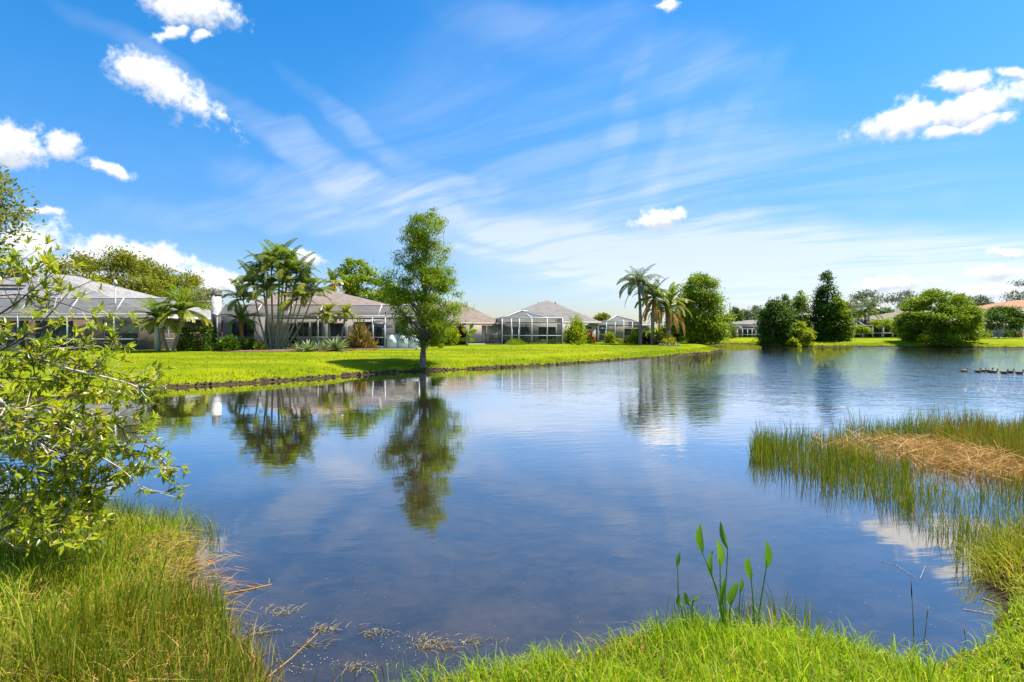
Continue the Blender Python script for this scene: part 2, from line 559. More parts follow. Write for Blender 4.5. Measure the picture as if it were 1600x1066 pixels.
leafmat('red_leaf', (0.220, 0.030, 0.020), (0.420, 0.100, 0.050), (0.500, 0.250, 0.120), 0.35, 0.5, 1.2, 0.3, (1.2, 0.7, 0.5))
leafmat('burgundy_leaf', (0.070, 0.012, 0.014), (0.160, 0.025, 0.025), None, 0.3, 0.5, 1.2, 0.3, (1.2, 0.6, 0.6))
leafmat('shrub_leaf', (0.20, 0.31, 0.018), (0.42, 0.53, 0.04), (0.47, 0.40, 0.05), 0.50, 0.28, 1.6, 0.5)
leafmat('shrub_leaf_dark', (0.075, 0.15, 0.02), (0.15, 0.24, 0.03), None, 0.38, 0.25, 1.6, 0.7)
leafmat('grass_blade', (0.165, 0.31, 0.010), (0.42, 0.57, 0.04), (0.56, 0.52, 0.12), 0.52, 0.5, 1.2, 0.12, (1.2, 1.15, 0.5))
leafmat('grass_yellow', (0.22, 0.27, 0.02), (0.47, 0.47, 0.06), (0.62, 0.52, 0.20), 0.48, 0.5, 1.5, 0.12, (1.15, 1.05, 0.6))
leafmat('rush', (0.085, 0.140, 0.012), (0.23, 0.29, 0.025), (0.46, 0.33, 0.09), 0.36, 0.45, 1.0, 0.15)
leafmat('rush_brown', (0.22, 0.20, 0.03), (0.42, 0.27, 0.06), (0.50, 0.25, 0.08), 0.35, 0.5, 1.0, 0.3, (1.1, 1.0, 0.6))
leafmat('straw', (0.36, 0.20, 0.06), (0.62, 0.40, 0.15), (0.55, 0.25, 0.07), 0.25, 0.7, 1.5, 0.2, (1.1, 0.95, 0.7))
leafmat('water_leaf', (0.100, 0.240, 0.030), (0.190, 0.360, 0.050), None, 0.40, 0.25, 4.0, 0.6)
leafmat('lawn_blade', (0.15, 0.225, 0.003), (0.25, 0.30, 0.006), (0.360, 0.340, 0.050), 0.35, 0.6, 0.4, 0.15, (1.15, 1.1, 0.5))

# ================================================================== GROUND AND WATER
SHORE = [(-15.5, 10.5), (-12, 9.0), (-9, 8.2), (-6.5, 7.4), (-5, 6.9), (-4.1, 6.6), (-3.5, 6.1), (-3.15, 5.4), (-2.6, 4.75), (-2.05, 4.2),
         (-1.55, 3.60), (-1.1, 3.4), (-0.7, 3.62), (0, 3.86), (0.5, 4.06), (1.0, 4.35), (1.5, 4.55), (2.1, 4.45), (2.6, 4.15), (2.95, 3.95), (3.3, 4.05),
         (3.8, 4.4), (4.35, 4.95), (4.7, 5.7), (5.6, 6.4), (8, 7.4), (11, 8.6), (15, 11), (22, 15), (45, 30), (75, 52), (76, 60),
         (66, 65), (59.4, 66.5), (49, 70), (41.8, 71.4), (36.7, 72.4), (33, 72.6), (32.5, 76), (33, 81), (29.5, 82), (26, 76), (23.5, 66), (21.9, 59.5),
         (19.3, 54.6), (14.2, 48.4), (7.4, 41.1), (2.45, 36.3), (-1.5, 33.5), (-5, 31.6), (-6.8, 30.2), (-9.2, 27.2), (-11.25, 25), (-13.2, 23.4),
         (-14.2, 22.3), (-15.4, 20.5), (-16.6, 17.5), (-17.3, 14.0)]
SH = np.array(SHORE)

def sdist(X, Y):
    """signed distance to the shoreline, positive on land"""
    X = np.asarray(X, float); Y = np.asarray(Y, float)
    best = np.full(X.shape, 1e9)
    inside = np.zeros(X.shape, bool)
    m = len(SH)
    for i in range(m):
        ax, ay = SH[i]; bx, by = SH[(i + 1) % m]
        ex, ey = bx - ax, by - ay
        t_ = np.clip(((X - ax) * ex + (Y - ay) * ey) / (ex * ex + ey * ey), 0, 1)
        best = np.minimum(best, np.hypot(X - ax - t_ * ex, Y - ay - t_ * ey))
        cr = (ay > Y) != (by > Y)
        with np.errstate(divide='ignore', invalid='ignore'):
            xi = ax + (Y - ay) * ex / (ey if ey != 0 else 1e-12)
        inside ^= cr & (X < xi)
    return np.where(inside, -best, best)

def sm(x, a, b):
    t_ = np.clip((x - a) / (b - a), 0, 1)
    return t_ * t_ * (3 - 2 * t_)

def wob(X, Y, s, seed=0.0):
    return (np.sin(X * s + 1.3 * np.sin(Y * s * 0.7 + seed)) + np.sin(Y * s * 1.17 + 1.7 * np.sin(X * s * 0.6 + seed * 2)) +
            0.6 * np.sin((X + Y) * s * 1.9 + seed)) / 2.6

def ground_z(X, Y):
    X = np.asarray(X, float); Y = np.asarray(Y, float)
    d = sdist(X, Y)
    d = d + 0.10 * wob(X, Y, 2.6, 1.0) + 0.07 * wob(X, Y, 6.1, 2.0)
    far = np.maximum(sm(Y, 12.5, 15.5), sm(-X, 10, 13) * sm(Y, 9, 12))
    near_z = 0.75 * sm(d, -1.1, 4.6) - 0.043 + 0.03 * wob(X, Y, 3.1) * sm(d, 0, 1) + 0.06 * sm(d, -0.1, 0.25)
    far_z = 0.12 * sm(d, -0.15, 0.2) + 0.46 * sm(d, -0.5, 2.4) + 0.09 * sm(d, 2.0, 13.0) + 0.03 * wob(X, Y, 0.45) * sm(d, 1, 4)
    bed_near = -0.30 * (1 - np.exp(np.minimum(d, 0) * 0.5)) - 1.2 * sm(-d, 1.5, 9)
    bed_far = -1.5 * sm(-d, 0.0, 3.0)
    z = np.where(d > 0, near_z * (1 - far) + far_z * far, 0)
    zb = (near_z + bed_near) * (1 - far) + (far_z + bed_far) * far
    z = np.where(d > 0, z, zb)
    back = sm(-Y, -1, 6)
    return z * (1 - back) + back * 0.85

def graded(parts):
    out = []
    for a, b, st_ in parts:
        out += list(np.arange(a, b, st_))
    return np.array(out)

gx = graded([(-4000, -400, 600), (-400, -120, 40), (-120, -62, 6), (-62, -9, 0.55), (-9, 9, 0.13), (9, 62, 0.5), (62, 130, 6), (130, 410, 40), (410, 4200, 600)])
gyy = graded([(-60, -6, 6), (-6, 2, 0.6), (2, 8.5, 0.11), (8.5, 16, 0.3), (16, 62, 0.30), (62, 84, 0.45), (84, 130, 4), (130, 430, 40), (430, 5200, 600)])
XX, YY = np.meshgrid(gx, gyy)
ZZ = ground_z(XX, YY)
nx, ny = len(gx), len(gyy)
idx = np.arange(nx * ny).reshape(ny, nx)
Qg = np.stack([idx[:-1, :-1], idx[:-1, 1:], idx[1:, 1:], idx[1:, :-1]], -1).reshape(-1, 4)

m_, t = newmat('ground')
pos = t.n('NewGeometry').outputs['Position']
x, y, z = t.sep(pos)
n1 = t.noise(t.v('MULTIPLY', pos, (0.5, 1.3, 1)), 0.25, 5, 0.6)
n2 = t.noise(pos, 1.3, 5, 0.65)
n3 = t.noise(pos, 9.0, 4, 0.7)
fine = t.noise(t.v('MULTIPLY', pos, (1, 1, 1)), 38.0, 3, 0.7)
lawn = t.mix(t.ss(n1, 0.38, 0.62), (0.125, 0.185, 0.002), (0.265, 0.29, 0.004))
lawn = t.mix(t.m('MULTIPLY', t.ss(n2, 0.52, 0.72), 0.55), lawn, (0.14, 0.21, 0.002))
lawn = t.mix(t.m('MULTIPLY', t.ss(t.noise(pos, 0.42, 6, 0.7), 0.56, 0.72), 0.6), lawn, (0.33, 0.26, 0.05))
mow = t.m('PINGPONG', t.m('ADD', t.m('MULTIPLY', t.m('ADD', t.m('MULTIPLY', x, 0.45), y), 0.75), t.m('MULTIPLY', n2, 0.35)), 0.5)
lawn = t.mix(t.m('MULTIPLY', t.ss(mow, 0.15, 0.35), 0.22), lawn, (0.12, 0.18, 0.002))
lawn = t.mix(t.m('MULTIPLY', t.ss(n3, 0.4, 0.75), 0.22), lawn, (0.13, 0.19, 0.008))
lawn = t.mix(t.m('MULTIPLY', t.ss(fine, 0.4, 0.7), 0.25), lawn, (0.12, 0.18, 0.006))
soil = t.mix(t.ss(n3, 0.35, 0.65), (0.055, 0.042, 0.02), (0.16, 0.15, 0.04))
nearm = t.ss(y, 13.0, 10.5)
land = t.mix(nearm, lawn, soil)
edge = t.ss(t.m('ADD', z, t.m('ADD', t.m('MULTIPLY_ADD', n3, 0.16, -0.08), t.m('MULTIPLY_ADD', n2, 0.5, -0.25))), 0.07, 0.16)
land = t.mix(edge, t.mix(t.ss(n3, 0.35, 0.65), (0.03, 0.023, 0.014), (0.085, 0.062, 0.032)), land)
mud_n = t.noise(pos, 2.6, 7, 0.66, 0.6)
mud = t.mix(t.ss(mud_n, 0.36, 0.66), (0.045, 0.038, 0.026), (0.17, 0.135, 0.085))
mud = t.mix(t.ss(t.noise(pos, 0.7, 5, 0.6), 0.5, 0.72), mud, (0.20, 0.16, 0.10))
c = t.mix(t.ss(z, -0.03, 0.02), mud, land)
hh = t.m('ADD', t.m('MULTIPLY', n3, 0.6), t.m('MULTIPLY', fine, 0.5))
t.out(t.pri(c, 0.95, t.bump(hh, 0.9, 0.06), 0.04))
g = link('ground', make_mesh('ground', np.stack([XX, YY, ZZ], -1).reshape(-1, 3), [Qg], MATS['ground'], True))
tag(g, kind='structure')

# ---- water
m_, t = newmat('water')
pos = t.n('NewGeometry').outputs['Position']
x, y, z = t.sep(pos)
wv = t.v('ADD', pos, t.v('SCALE', t.noise(pos, 0.5, 2, 0.5, 0, 'Color'), None))
wv.node.inputs[1].links[0].from_node.inputs['Scale'].default_value = 0.7
rt = t.n('VectorRotate', rotation_type='Z_AXIS'); rt.inputs['Angle'].default_value = R(-10)
t.put(rt.inputs['Vector'], wv)
w1 = t.noise(t.v('MULTIPLY', rt.outputs[0], (0.75, 3.2, 1)), 1.35, 3, 0.50)
w2 = t.noise(t.v('MULTIPLY', rt.outputs[0], (1.0, 2.4, 1)), 4.2, 3, 0.5)
w3 = t.noise(t.v('MULTIPLY', pos, (0.35, 0.8, 1)), 0.6, 2, 0.5)
rip = t.ss(t.m('ADD', t.m('ADD', x, t.m('MULTIPLY', y, 0.12)), t.m('MULTIPLY_ADD', t.noise(pos, 0.09, 3, 0.5), 16.0, -8.0)), -3.0, 17.0)
rip = t.m('MULTIPLY', rip, t.ss(y, 8.0, 24.0))
patch = t.ss(t.noise(t.v('MULTIPLY', pos, (0.5, 1.0, 1)), 0.28, 3, 0.5), 0.35, 0.65)
amp = t.m('ADD', t.m('MULTIPLY_ADD', patch, 0.0018, 0.0010), t.m('MULTIPLY', rip, 0.024))
h = t.m('ADD', t.m('MULTIPLY', w1, 1.0), t.m('MULTIPLY', w2, t.m('MULTIPLY_ADD', rip, 0.35, 0.20)))
w4 = t.noise(t.v('MULTIPLY', pos, (0.6, 1, 1)), 0.9, 4, 0.65)
h = t.m('ADD', h, t.m('MULTIPLY', t.m('MULTIPLY', w4, rip), 1.8))
h = t.m('ADD', t.m('MULTIPLY', h, amp), t.m('MULTIPLY', w3, 0.004))
nb = t.n('Bump'); nb.inputs['Strength'].default_value = 1.0; nb.inputs['Distance'].default_value = 1.0
t.put(nb.inputs['Height'], h)
fr = t.n('LayerWeight'); fr.inputs['Blend'].default_value = 0.5
t.put(fr.inputs['Normal'], nb.outputs[0])
frf = t.m('MAXIMUM', t.m('MULTIPLY', t.ss(fr.outputs['Facing'], 0.54, 0.92), 0.92), t.m('MULTIPLY_ADD', t.m('POWER', fr.outputs['Facing'], 2.6), 0.95, 0.035, clamp=True))
gl = t.n('BsdfGlossy'); gl.inputs['Roughness'].default_value = 0.006
gl.inputs['Color'].default_value = (1, 1, 1, 1)
t.put(gl.inputs['Normal'], nb.outputs[0])
tr = t.n('BsdfTransparent'); t.put(tr.inputs['Color'], (0.74, 0.66, 0.47))
mk = t.n('BsdfDiffuse'); t.put(mk.inputs['Color'], (0.044, 0.035, 0.023))
sd = t.mixs(t.m('MULTIPLY_ADD', t.noise(pos, 0.8, 4, 0.6), 0.35, 0.22), tr.outputs[0], mk.outputs[0])
t.out(t.mixs(frf, sd, gl.outputs[0]))
wat = MB()
wat.poly([(-40, 2.2, 0), (100, 2.2, 0), (100, 100, 0), (-40, 100, 0)])
tag(wat.build('water', MATS['water']), kind='structure')

# ================================================================== BUILDINGS
WM, SCR, SCRD, GL = MATS['white_metal'], MATS['screen'], MATS['screen_dark'], MATS['glass']
ZG = 0.65

def hip_roof(x0, x1, y0, y1, ze, ra, rb, zr, over=0.45):
    """hip roof over the eave rectangle; ra, rb = ridge ends (x, y)"""
    mb = MB()
    a, b, c, d = (x0 - over, y0 - over, ze), (x1 + over, y0 - over, ze), (x1 + over, y1 + over, ze), (x0 - over, y1 + over, ze)
    p, q = (*ra, zr), (*rb, zr)
    if abs(ra[0] - rb[0]) > abs(ra[1] - rb[1]):      # ridge runs left to right, p left
        mb.poly([a, b, q, p]); mb.poly([b, c, q]); mb.poly([c, d, p, q]); mb.poly([d, a, p])
    else:                                            # ridge runs away, p nearer
        mb.poly([a, b, p]); mb.poly([b, c, q, p]); mb.poly([c, d, q]); mb.poly([d, a, p, q])
    mb.poly([(a[0], a[1], ze - 0.015), (d[0], d[1], ze - 0.015), (c[0], c[1], ze - 0.015), (b[0], b[1], ze - 0.015)])
    return mb, (a, b, c, d)

def fascia(parent, cs, mat, h=0.20):
    a, b, c, d = cs
    mb = MB()
    z1, z0 = a[2] + 0.012, a[2] - h
    mb.box(a[0] - 0.03, b[0] + 0.03, a[1] - 0.06, a[1] - 0.002, z0, z1)
    mb.box(a[0] - 0.06, a[0] - 0.002, a[1], d[1], z0, z1)
    mb.box(b[0] + 0.002, b[0] + 0.06, a[1], c[1], z0, z1)
    return mb.build('fascia', mat, parent)

def window(parent, xa, xb, za, zb, y, nv=1, nh=1, blind=False, fm=None, fw=0.07):
    """a framed window standing a little proud of a wall whose face is at y"""
    fr_ = MB()
    fr_.box(xa - fw, xa, y - 0.06, y - 0.003, za - fw, zb + fw); fr_.box(xb, xb + fw, y - 0.06, y - 0.003, za - fw, zb + fw)
    fr_.box(xa, xb, y - 0.058, y - 0.003, zb, zb + fw); fr_.box(xa, xb, y - 0.075, y - 0.003, za - fw, za)
    o = fr_.build('window', fm or WM, parent)
    for i in range(nv):
        for j in range(nh):
            w_, h_ = (xb - xa) / nv, (zb - za) / nh
            p = MB(); p.box(xa + i * w_ + 0.018, xa + (i + 1) * w_ - 0.018, y - 0.028, y - 0.006, za + j * h_ + 0.018, za + (j + 1) * h_ - 0.018)
            p.build('pane', MATS['blind'] if (blind and j == nh - 1) else GL, o)
    mu = MB()
    for i in range(1, nv): mu.box(xa + i * (xb - xa) / nv - 0.016, xa + i * (xb - xa) / nv + 0.016, y - 0.05, y - 0.004, za, zb)
    for j in range(1, nh): mu.box(xa, xb, y - 0.046, y - 0.005, za + j * (zb - za) / nh - 0.016, za + j * (zb - za) / nh + 0.016)
    if mu.n: mu.build('mullion', fm or WM, o)
    return o

def opening(parent, xa, xb, za, zb, y, name='sliding_door', nv=2):
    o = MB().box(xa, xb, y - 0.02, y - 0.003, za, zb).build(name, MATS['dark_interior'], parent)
    for i in range(nv + 1):
        xx = xa + i * (xb - xa) / nv
        MB().box(xx - 0.025, xx + 0.025, y - 0.05, y - 0.021, za, zb).build('mullion', MATS['dark_metal'], o)
    for i in range(nv):
        g_ = MB().box(xa + i * (xb - xa) / nv + 0.03, xa + (i + 1) * (xb - xa) / nv - 0.03, y - 0.035, y - 0.024, za + 0.04, zb - 0.04)
        g_.build('pane', GL, o)
    return o

def post(parent, x_, y_, z0, z1, w=0.09, mat=None, name='post'):
    return MB().box(x_ - w / 2, x_ + w / 2, y_ - w / 2, y_ + w / 2, z0, z1).build(name, mat or WM, parent)
def beam(parent, a, b, w=0.08, h=None, mat=None, name='beam'):
    return MB().bar(a, b, w, h).build(name, mat or WM, parent)
def panel(parent, pts, mat=None, name='screen_panel'):
    return MB().poly(pts).build(name, mat or SCR, parent)

def enclosure(label, posts, yf, zb_, zt, yu, zu, yh, rail=None, door=None, mat=None, struts=None, w=0.078, left_to=None, right_to=None, zt2=None, rail2=None, group='white framed screen enclosures'):
    """white pool cage: front wall of posts at y=yf, mansard screen roof up to (yu, zu), flat roof back to yh"""
    root = empty('pool_enclosure', ((posts[0] + posts[-1]) / 2, yf, zb_), label, 'pool cage', group)
    for x_ in posts: post(root, x_, yf, zb_ - 0.1, zt - 0.05, w)
    beam(root, (posts[0] - w / 2, yf, zt), (posts[-1] + w / 2, yf, zt), w * 1.1, w * 1.1)
    if rail: beam(root, (posts[0], yf - 0.003, rail), (posts[-1], yf - 0.003, rail), w * 0.6, w * 0.6, name='rail')
    if rail2: beam(root, (posts[0], yf - 0.003, rail2), (posts[-1], yf - 0.003, rail2), w * 0.6, w * 0.6, name='rail')
    for a, b in zip(posts[:-1], posts[1:]):
        panel(root, [(a, yf + 0.01, zb_), (b, yf + 0.01, zb_), (b, yf + 0.01, zt), (a, yf + 0.01, zt)], mat)
        panel(root, [(a, yf, zt + 0.02), (b, yf, zt + 0.02), (b, yu, zu), (a, yu, zu)], mat or MATS['screen_grey'])
        panel(root, [(a, yu, zu), (b, yu, zu), (b, yh, zu), (a, yh, zu)], mat or MATS['screen_grey'])
    for x_ in (struts or posts):
        beam(root, (x_, yf, zt + 0.04), (x_, yu, zu), w * 0.9, w * 0.9, name='rafter')
        beam(root, (x_, yu, zu), (x_, yh, zu), w * 0.7, w * 0.7, name='rafter')
    beam(root, (posts[0], yu, zu + 0.01), (posts[-1], yu, zu + 0.01), w * 0.7, w * 0.7)
    if zt2: beam(root, (posts[0], yf + (yu - yf) * zt2, zt + (zu - zt) * zt2 + .03), (posts[-1], yf + (yu - yf) * zt2, zt + (zu - zt) * zt2 + .03), w * 0.5, w * 0.5)
    for xs, mt in ((posts[0], mat), (posts[-1], mat)):
        panel(root, [(xs, yf, zb_), (xs, yh, zb_), (xs, yh, zu), (xs, yu, zu), (xs, yf, zt)], mat, 'side_panel')
        beam(root, (xs, yf, zt), (xs, yh, zt), w * 0.7, w * 0.7)
        if rail: beam(root, (xs, yf, rail), (xs, yh, rail), w * 0.5, w * 0.5, name='rail')
        for tt in (0.34, 0.67): post(root, xs, yf + tt * (yh - yf), zb_, zt, w * 0.7)
    if door:
        screen_door(root, door[0], door[1], yf - 0.05, zb_, door[2])
    return root

def screen_door(root, xa, xb, y, z0, z1, kick=0.22):
    f_ = MB(); w = 0.085
    f_.box(xa, xa + w, y - 0.03, y + 0.03, z0, z1); f_.box(xb - w, xb, y - 0.03, y + 0.03, z0, z1)
    f_.box(xa + w, xb - w, y - 0.03, y + 0.03, z1 - w, z1); f_.box(xa + w, xb - w, y - 0.03, y + 0.03, z0 + 0.9, z0 + 0.9 + w)
    f_.box(xa + w, xb - w, y - 0.025, y + 0.025, z0, z0 + kick)
    d_ = f_.build('screen_door', WM, root)
    MB().box(xb - w - 0.03, xb - w + 0.04, y - 0.07, y - 0.032, z0 + 0.98, z0 + 1.02).build('handle', MATS['dark_metal'], d_)
    MB().poly([(xa + w, y, z0 + kick), (xb - w, y, z0 + kick), (xb - w, y, z1 - w), (xa + w, y, z1 - w)]).build('screen_mesh', SCRD, d_)
    return d_

# ---- first house on the left: grey hip roof, brown walls
H = empty('house', (-36, 44, ZG), 'grey hip-roofed house with brown walls at the far left, half behind the shrub', 'house')
wl = MB().box(-56, -27.6, 44.6, 57, ZG - 0.3, 3.22).build('wall', MATS['brown_stucco'], H)
rf, cs = hip_roof(-56, -27.6, 44.6, 57, 3.26, (-41.2, 50.2), (-41.2, 54), 7.25, 0.5)
ro = rf.build('roof', MATS['shingle_grey'], H)
fascia(H, cs, WM, 0.24)
MB().bar((-43.6, 47.75, 5.93), (-40.9, 47.75, 5.93), 0.3, 0.16).build('ridge_vent', MATS['grey_cap'], ro)
for xa, xb in ((-46.0, -42.2), (-41.6, -37.9), (-37.3, -34.4)):
    opening(H, xa, xb, ZG, 2.95, 44.6)
window(H, at(165, 44.6), at(216, 44.6), zat(539, 44.6), zat(502, 44.6), 44.6, 2, 2, True)
lan = MB().box(at(192, 44.3) - .07, at(192, 44.3) + .07, 44.36, 44.59, zat(508, 44.4), zat(500, 44.4)).build('wall_lamp', WM, H)
MB().tube([(at(178, 42.6), 42.75, 3.6), (at(178, 42.6), 42.75, zat(444, 42.7))], 0.045, 8).build('vent_pipe', WM, H)
MB().tube([(at(176.5, 42.6), 42.75, zat(444.5, 42.7)), (at(178, 42.6), 42.75, zat(440, 42.7)), (at(180.5, 42.6), 42.75, zat(444, 42.7))], [0.10, .16, 0.08], 8).build('vent_cap', WM, H)
enclosure('wide white framed pool cage against the brown-walled house at the far left', [at(-55, 42), at(28, 42), at(105, 42), at(178, 42), at(246, 42)],
          42.0, ZG, zat(491, 42), 43.1, zat(466, 43.1), 44.0, rail=zat(530, 42), struts=[at(28, 42), at(105, 42), at(178, 42)], zt2=0.45)
post(H, at(246, 41.9), 41.9, ZG - .1, 3.2, 0.28, WM, 'column')

# ---- second house: white walls, pink roof, chimney
H = empty('house', (-16, 49, ZG), 'white house with pinkish shingle roof and chimney behind the clump of palms', 'house')
YW = 50.0
MB().box(at(352, YW), at(668, YW), YW, 60, ZG - 0.3, 3.3).build('wall', MATS['white_stucco'], H)
rf, cs = hip_roof(at(352, YW), at(668, YW), YW, 61, 3.34, (at(446, 55.5), 55.5), (at(508, 55.5), 55.5), zat(452, 55.5), 0.5)
ro = rf.build('roof', MATS['shingle_pink'], H)
fascia(H, cs, WM, 0.22)
xc0, xc1, Yc = at(330.5, 48.6), at(339.5, 48.6), 48.6
ch = MB().box(xc0, xc1, Yc - .1, Yc + .7, ZG - .2, zat(462, Yc)).build('chimney', MATS['white_stucco'], H)
cp = MB()
cp.box(xc0 - .04, xc1 + .04, Yc - .15, Yc + .75, zat(462, Yc), zat(459, Yc)); cp.add([(xc0 + .02, Yc - .08, zat(459, Yc)), (xc1 - .02, Yc - .08, zat(459, Yc)), (xc1 - .02, Yc + .68, zat(459, Yc)), (xc0 + .02, Yc + .68, zat(459, Yc)),
       (xc0 + .09, Yc, zat(451.5, Yc)), (xc1 - .09, Yc, zat(451.5, Yc)), (xc1 - .09, Yc + .6, zat(451.5, Yc)), (xc0 + .09, Yc + .6, zat(451.5, Yc))],
       [(0, 1, 5, 4), (1, 2, 6, 5), (2, 3, 7, 6), (3, 0, 4, 7), (4, 5, 6, 7)])
cp.build('chimney_cap', MATS['grey_cap'], ch)
# the room at the left end stands forward to the cage front
YF = 47.4
MB().box(at(346, YF), at(398, YF), YF + .25, YW + .01, ZG - .2, 3.3).build('wall', MATS['white_stucco'], H)
opening(H, at(361, YF), at(397, YF), zat(528, YF), zat(502, YF), YF + .25, 'window', 2)
window(H, at(466, YW), at(482, YW), zat(526, YW), zat(504, YW), YW, 2, 1, False, MATS['blind'])
window(H, at(487, YW), at(503, YW), zat(526, YW), zat(504, YW), YW, 2, 1, False, MATS['blind'])
opening(H, at(452, YW), at(463, YW), ZG, zat(505, YW), YW, 'door', 1)
opening(H, at(398, YW), at(420, YW), ZG + .5, zat(504, YW), YW, 'window', 1)
opening(H, at(514, YW), at(538, YW), ZG, zat(505, YW), YW, 'sliding_door', 2)
opening(H, at(553, YW), at(582, YW), ZG, zat(503, YW), YW, 'sliding_door', 3)
window(H, at(588, YW), at(596, YW), ZG + 0.1, zat(508, YW), YW, 1, 1)
window(H, at(618, YW), at(634, YW), zat(521, YW), zat(506, YW), YW, 2, 1)
post(H, at(507.5, 48.4), 48.4, ZG - .1, 3.3, 0.36, MATS['white_stucco'], 'column')
E = enclosure('long white framed pool cage along the house with the pinkish roof', [at(v_, 47) for v_ in (339.5, 398, 497, 542, 582, 602, 655)],
              47.0, ZG, zat(493.5, 47), 48.3, zat(476.5, 48.3), 50.4, rail=zat(527, 47), struts=[at(v_, 47) for v_ in (398, 448, 497, 542, 591)],
              door=(at(582.6, 47), at(602.4, 47), zat(504.5, 47)))
# chamfered corner of the cage, seen edge-on through its dark mesh
a_, b_ = (at(339.5, 47), 47.0), (at(332, 48.4), 48.4)
panel(E, [(*a_, ZG), (*b_, ZG), (*b_, zat(489, 48.4)), (*a_, zat(493, 47))], SCRD, 'side_panel')
beam(E, (*a_, zat(493, 47)), (*b_, zat(489, 48.4)), 0.07)
beam(E, (*a_, zat(527, 47)), (*b_, zat(527, 47.6)), 0.05, name='rail')
for xa, xb in ((604.5, 620.5), (621.5, 638), (639, 655)):
    kp = MB().box(at(xa, 46.9), at(xb, 46.9), 46.86, 46.93, ZG - .05, zat(523.5, 46.9)).build('kick_panel', MATS['white_vinyl'], E)
    xm = at(xa + 7.5, 46.9)
    MB().box(xm - .10, xm + .10, 46.835, 46.858, ZG + .55, ZG + .75).build('panel_vent', MATS['blind'], kp)
MB().box(at(330, 46.6), at(660, 46.6), 46.5, 50, ZG - .3, ZG + 0.02).build('patio_slab', MATS['concrete'], E)

# ---- third house: tan wall with double doors
H = empty('house', (-3.2, 61.5, ZG), 'tan house with brown shingle roof and plain double doors behind the bench', 'house')
MB().box(at(690, 61.5), at(781, 61.5), 61.5, 72, ZG - .4, 2.86).build('wall', MATS['tan_stucco'], H)
rf, cs = hip_roof(at(650, 61.5), at(781, 61.5), 61.5, 73, 2.90, (at(685, 67.2), 67.2), (at(716, 67.2), 67.2), zat(471, 67.2), 0.4)
ro = rf.build('roof', MATS['shingle_brown'], H)
fascia(H, cs, MATS['tan_stucco'], 0.24)
for xa, xb in ((752.5, 760.2), (760.8, 768.5)):
    d_ = MB().box(at(xa, 61.4), at(xb, 61.4), 61.455, 61.497, ZG, zat(508.5, 61.4)).build('door', MATS['tan_stucco'], H)
    hx = at(758.4 if xa < 755 else 762.6, 61.4)
    MB().box(hx - .03, hx + .03, 61.40, 61.454, zat(524.5, 61.4), zat(522.5, 61.4)).build('handle', MATS['dark_metal'], d_)
post(H, at(782.5, 61.3), 61.25, ZG - .1, 2.72, 0.11, WM, 'downspout')
MB().tube([(at(729.5, 65.5), 65.5, zat(483, 65.5)), (at(729.5, 65.5), 65.5, zat(471.5, 65.5))], 0.05, 8).build('vent_pipe', MATS['grey_cap'], ro)
MB().box(at(690, 60), at(785, 60), 60, 61.5, ZG - .3, ZG + .03).build('patio_slab', MATS['concrete'], H)

# ---- fourth house: taupe roof with a peak, seen over a hipped cage
H = empty('house', (4.5, 66, ZG), 'grey house with tall peaked taupe roof rising behind the hipped screen cage', 'house')
MB().box(at(766, 66), at(931, 66), 66, 78, ZG - .4, 3.0).build('wall', MATS['grey_stucco'], H)
rf, cs = hip_roof(at(768, 66), at(931, 66), 66, 80, 3.04, (at(853, 73), 73), (at(861, 73), 74.5), zat(469.5, 73), 0.5)
ro = rf.build('roof', MATS['shingle_taupe'], H)
fascia(H, cs, MATS['white_stucco'], 0.22)
for px_, py_, hh_ in ((841.5, 476, 3.5), (868, 474.5, 2.5)):
    MB().tube([(at(px_, 72), 72.2, zat(py_ + 6, 72)), (at(px_, 72), 72.2, zat(py_ - hh_, 72))], 0.09, 8).build('vent_pipe', MATS['grey_cap'], ro)
window(H, at(915, 66), at(924, 66), zat(524, 66), zat(510, 66), 66, 1, 2, False)
opening(H, at(808, 66), at(826, 66), ZG, zat(511, 66), 66, 'sliding_door', 2)
opening(H, at(842, 66), at(868, 66), ZG + .3, zat(511, 66), 66, 'window', 3)
yf, zt = 58.6, zat(497, 58.6)
E = empty('pool_enclosure', (at(832, yf), yf, ZG), 'tall hip-roofed white pool cage right of the tan house', 'pool cage', 'white framed screen enclosures')
ps = [at(v_, yf) for v_ in (784.5, 799, 811.5, 831, 855, 879)]
for x_ in ps: post(E, x_, yf, ZG - .1, zt, 0.10)
beam(E, (ps[0], yf, zt), (ps[-1], yf, zt), 0.12)
beam(E, (ps[0], yf - .003, zat(524.5, yf)), (ps[-1], yf - .003, zat(524.5, yf)), 0.06, name='rail')
beam(E, (ps[0], yf - .003, zat(506, yf)), (ps[-1], yf - .003, zat(506, yf)), 0.05, name='rail')
for a, b in zip(ps[:-1], ps[1:]):
    panel(E, [(a, yf + .01, ZG), (b, yf + .01, ZG), (b, yf + .01, zt), (a, yf + .01, zt)])
pk0, pk1 = (at(814, 62.2), 62.2, zat(485.5, 62.2)), (at(824, 65.6), 65.6, zat(486, 65.6))
A_, B_, C_, D_ = (ps[0], yf, zt), (at(858, yf), yf, zt), (at(872, 65.6), 65.6, zt + .1), (at(772, 64.5), 64.5, zt)
SG = MATS['screen_grey']
panel(E, [A_, B_, pk0], SG); panel(E, [B_, C_, pk1, pk0], SG); panel(E, [A_, pk0, pk1, D_], SG)
for a, b in ((A_, pk0), (B_, pk0), (pk0, pk1), (B_, C_), (A_, D_), ((at(831, yf), yf, zt), (at(822, 60.3), 60.3, (zt + pk0[2]) / 2))):
    beam(E, a, b, 0.11, name='rafter')
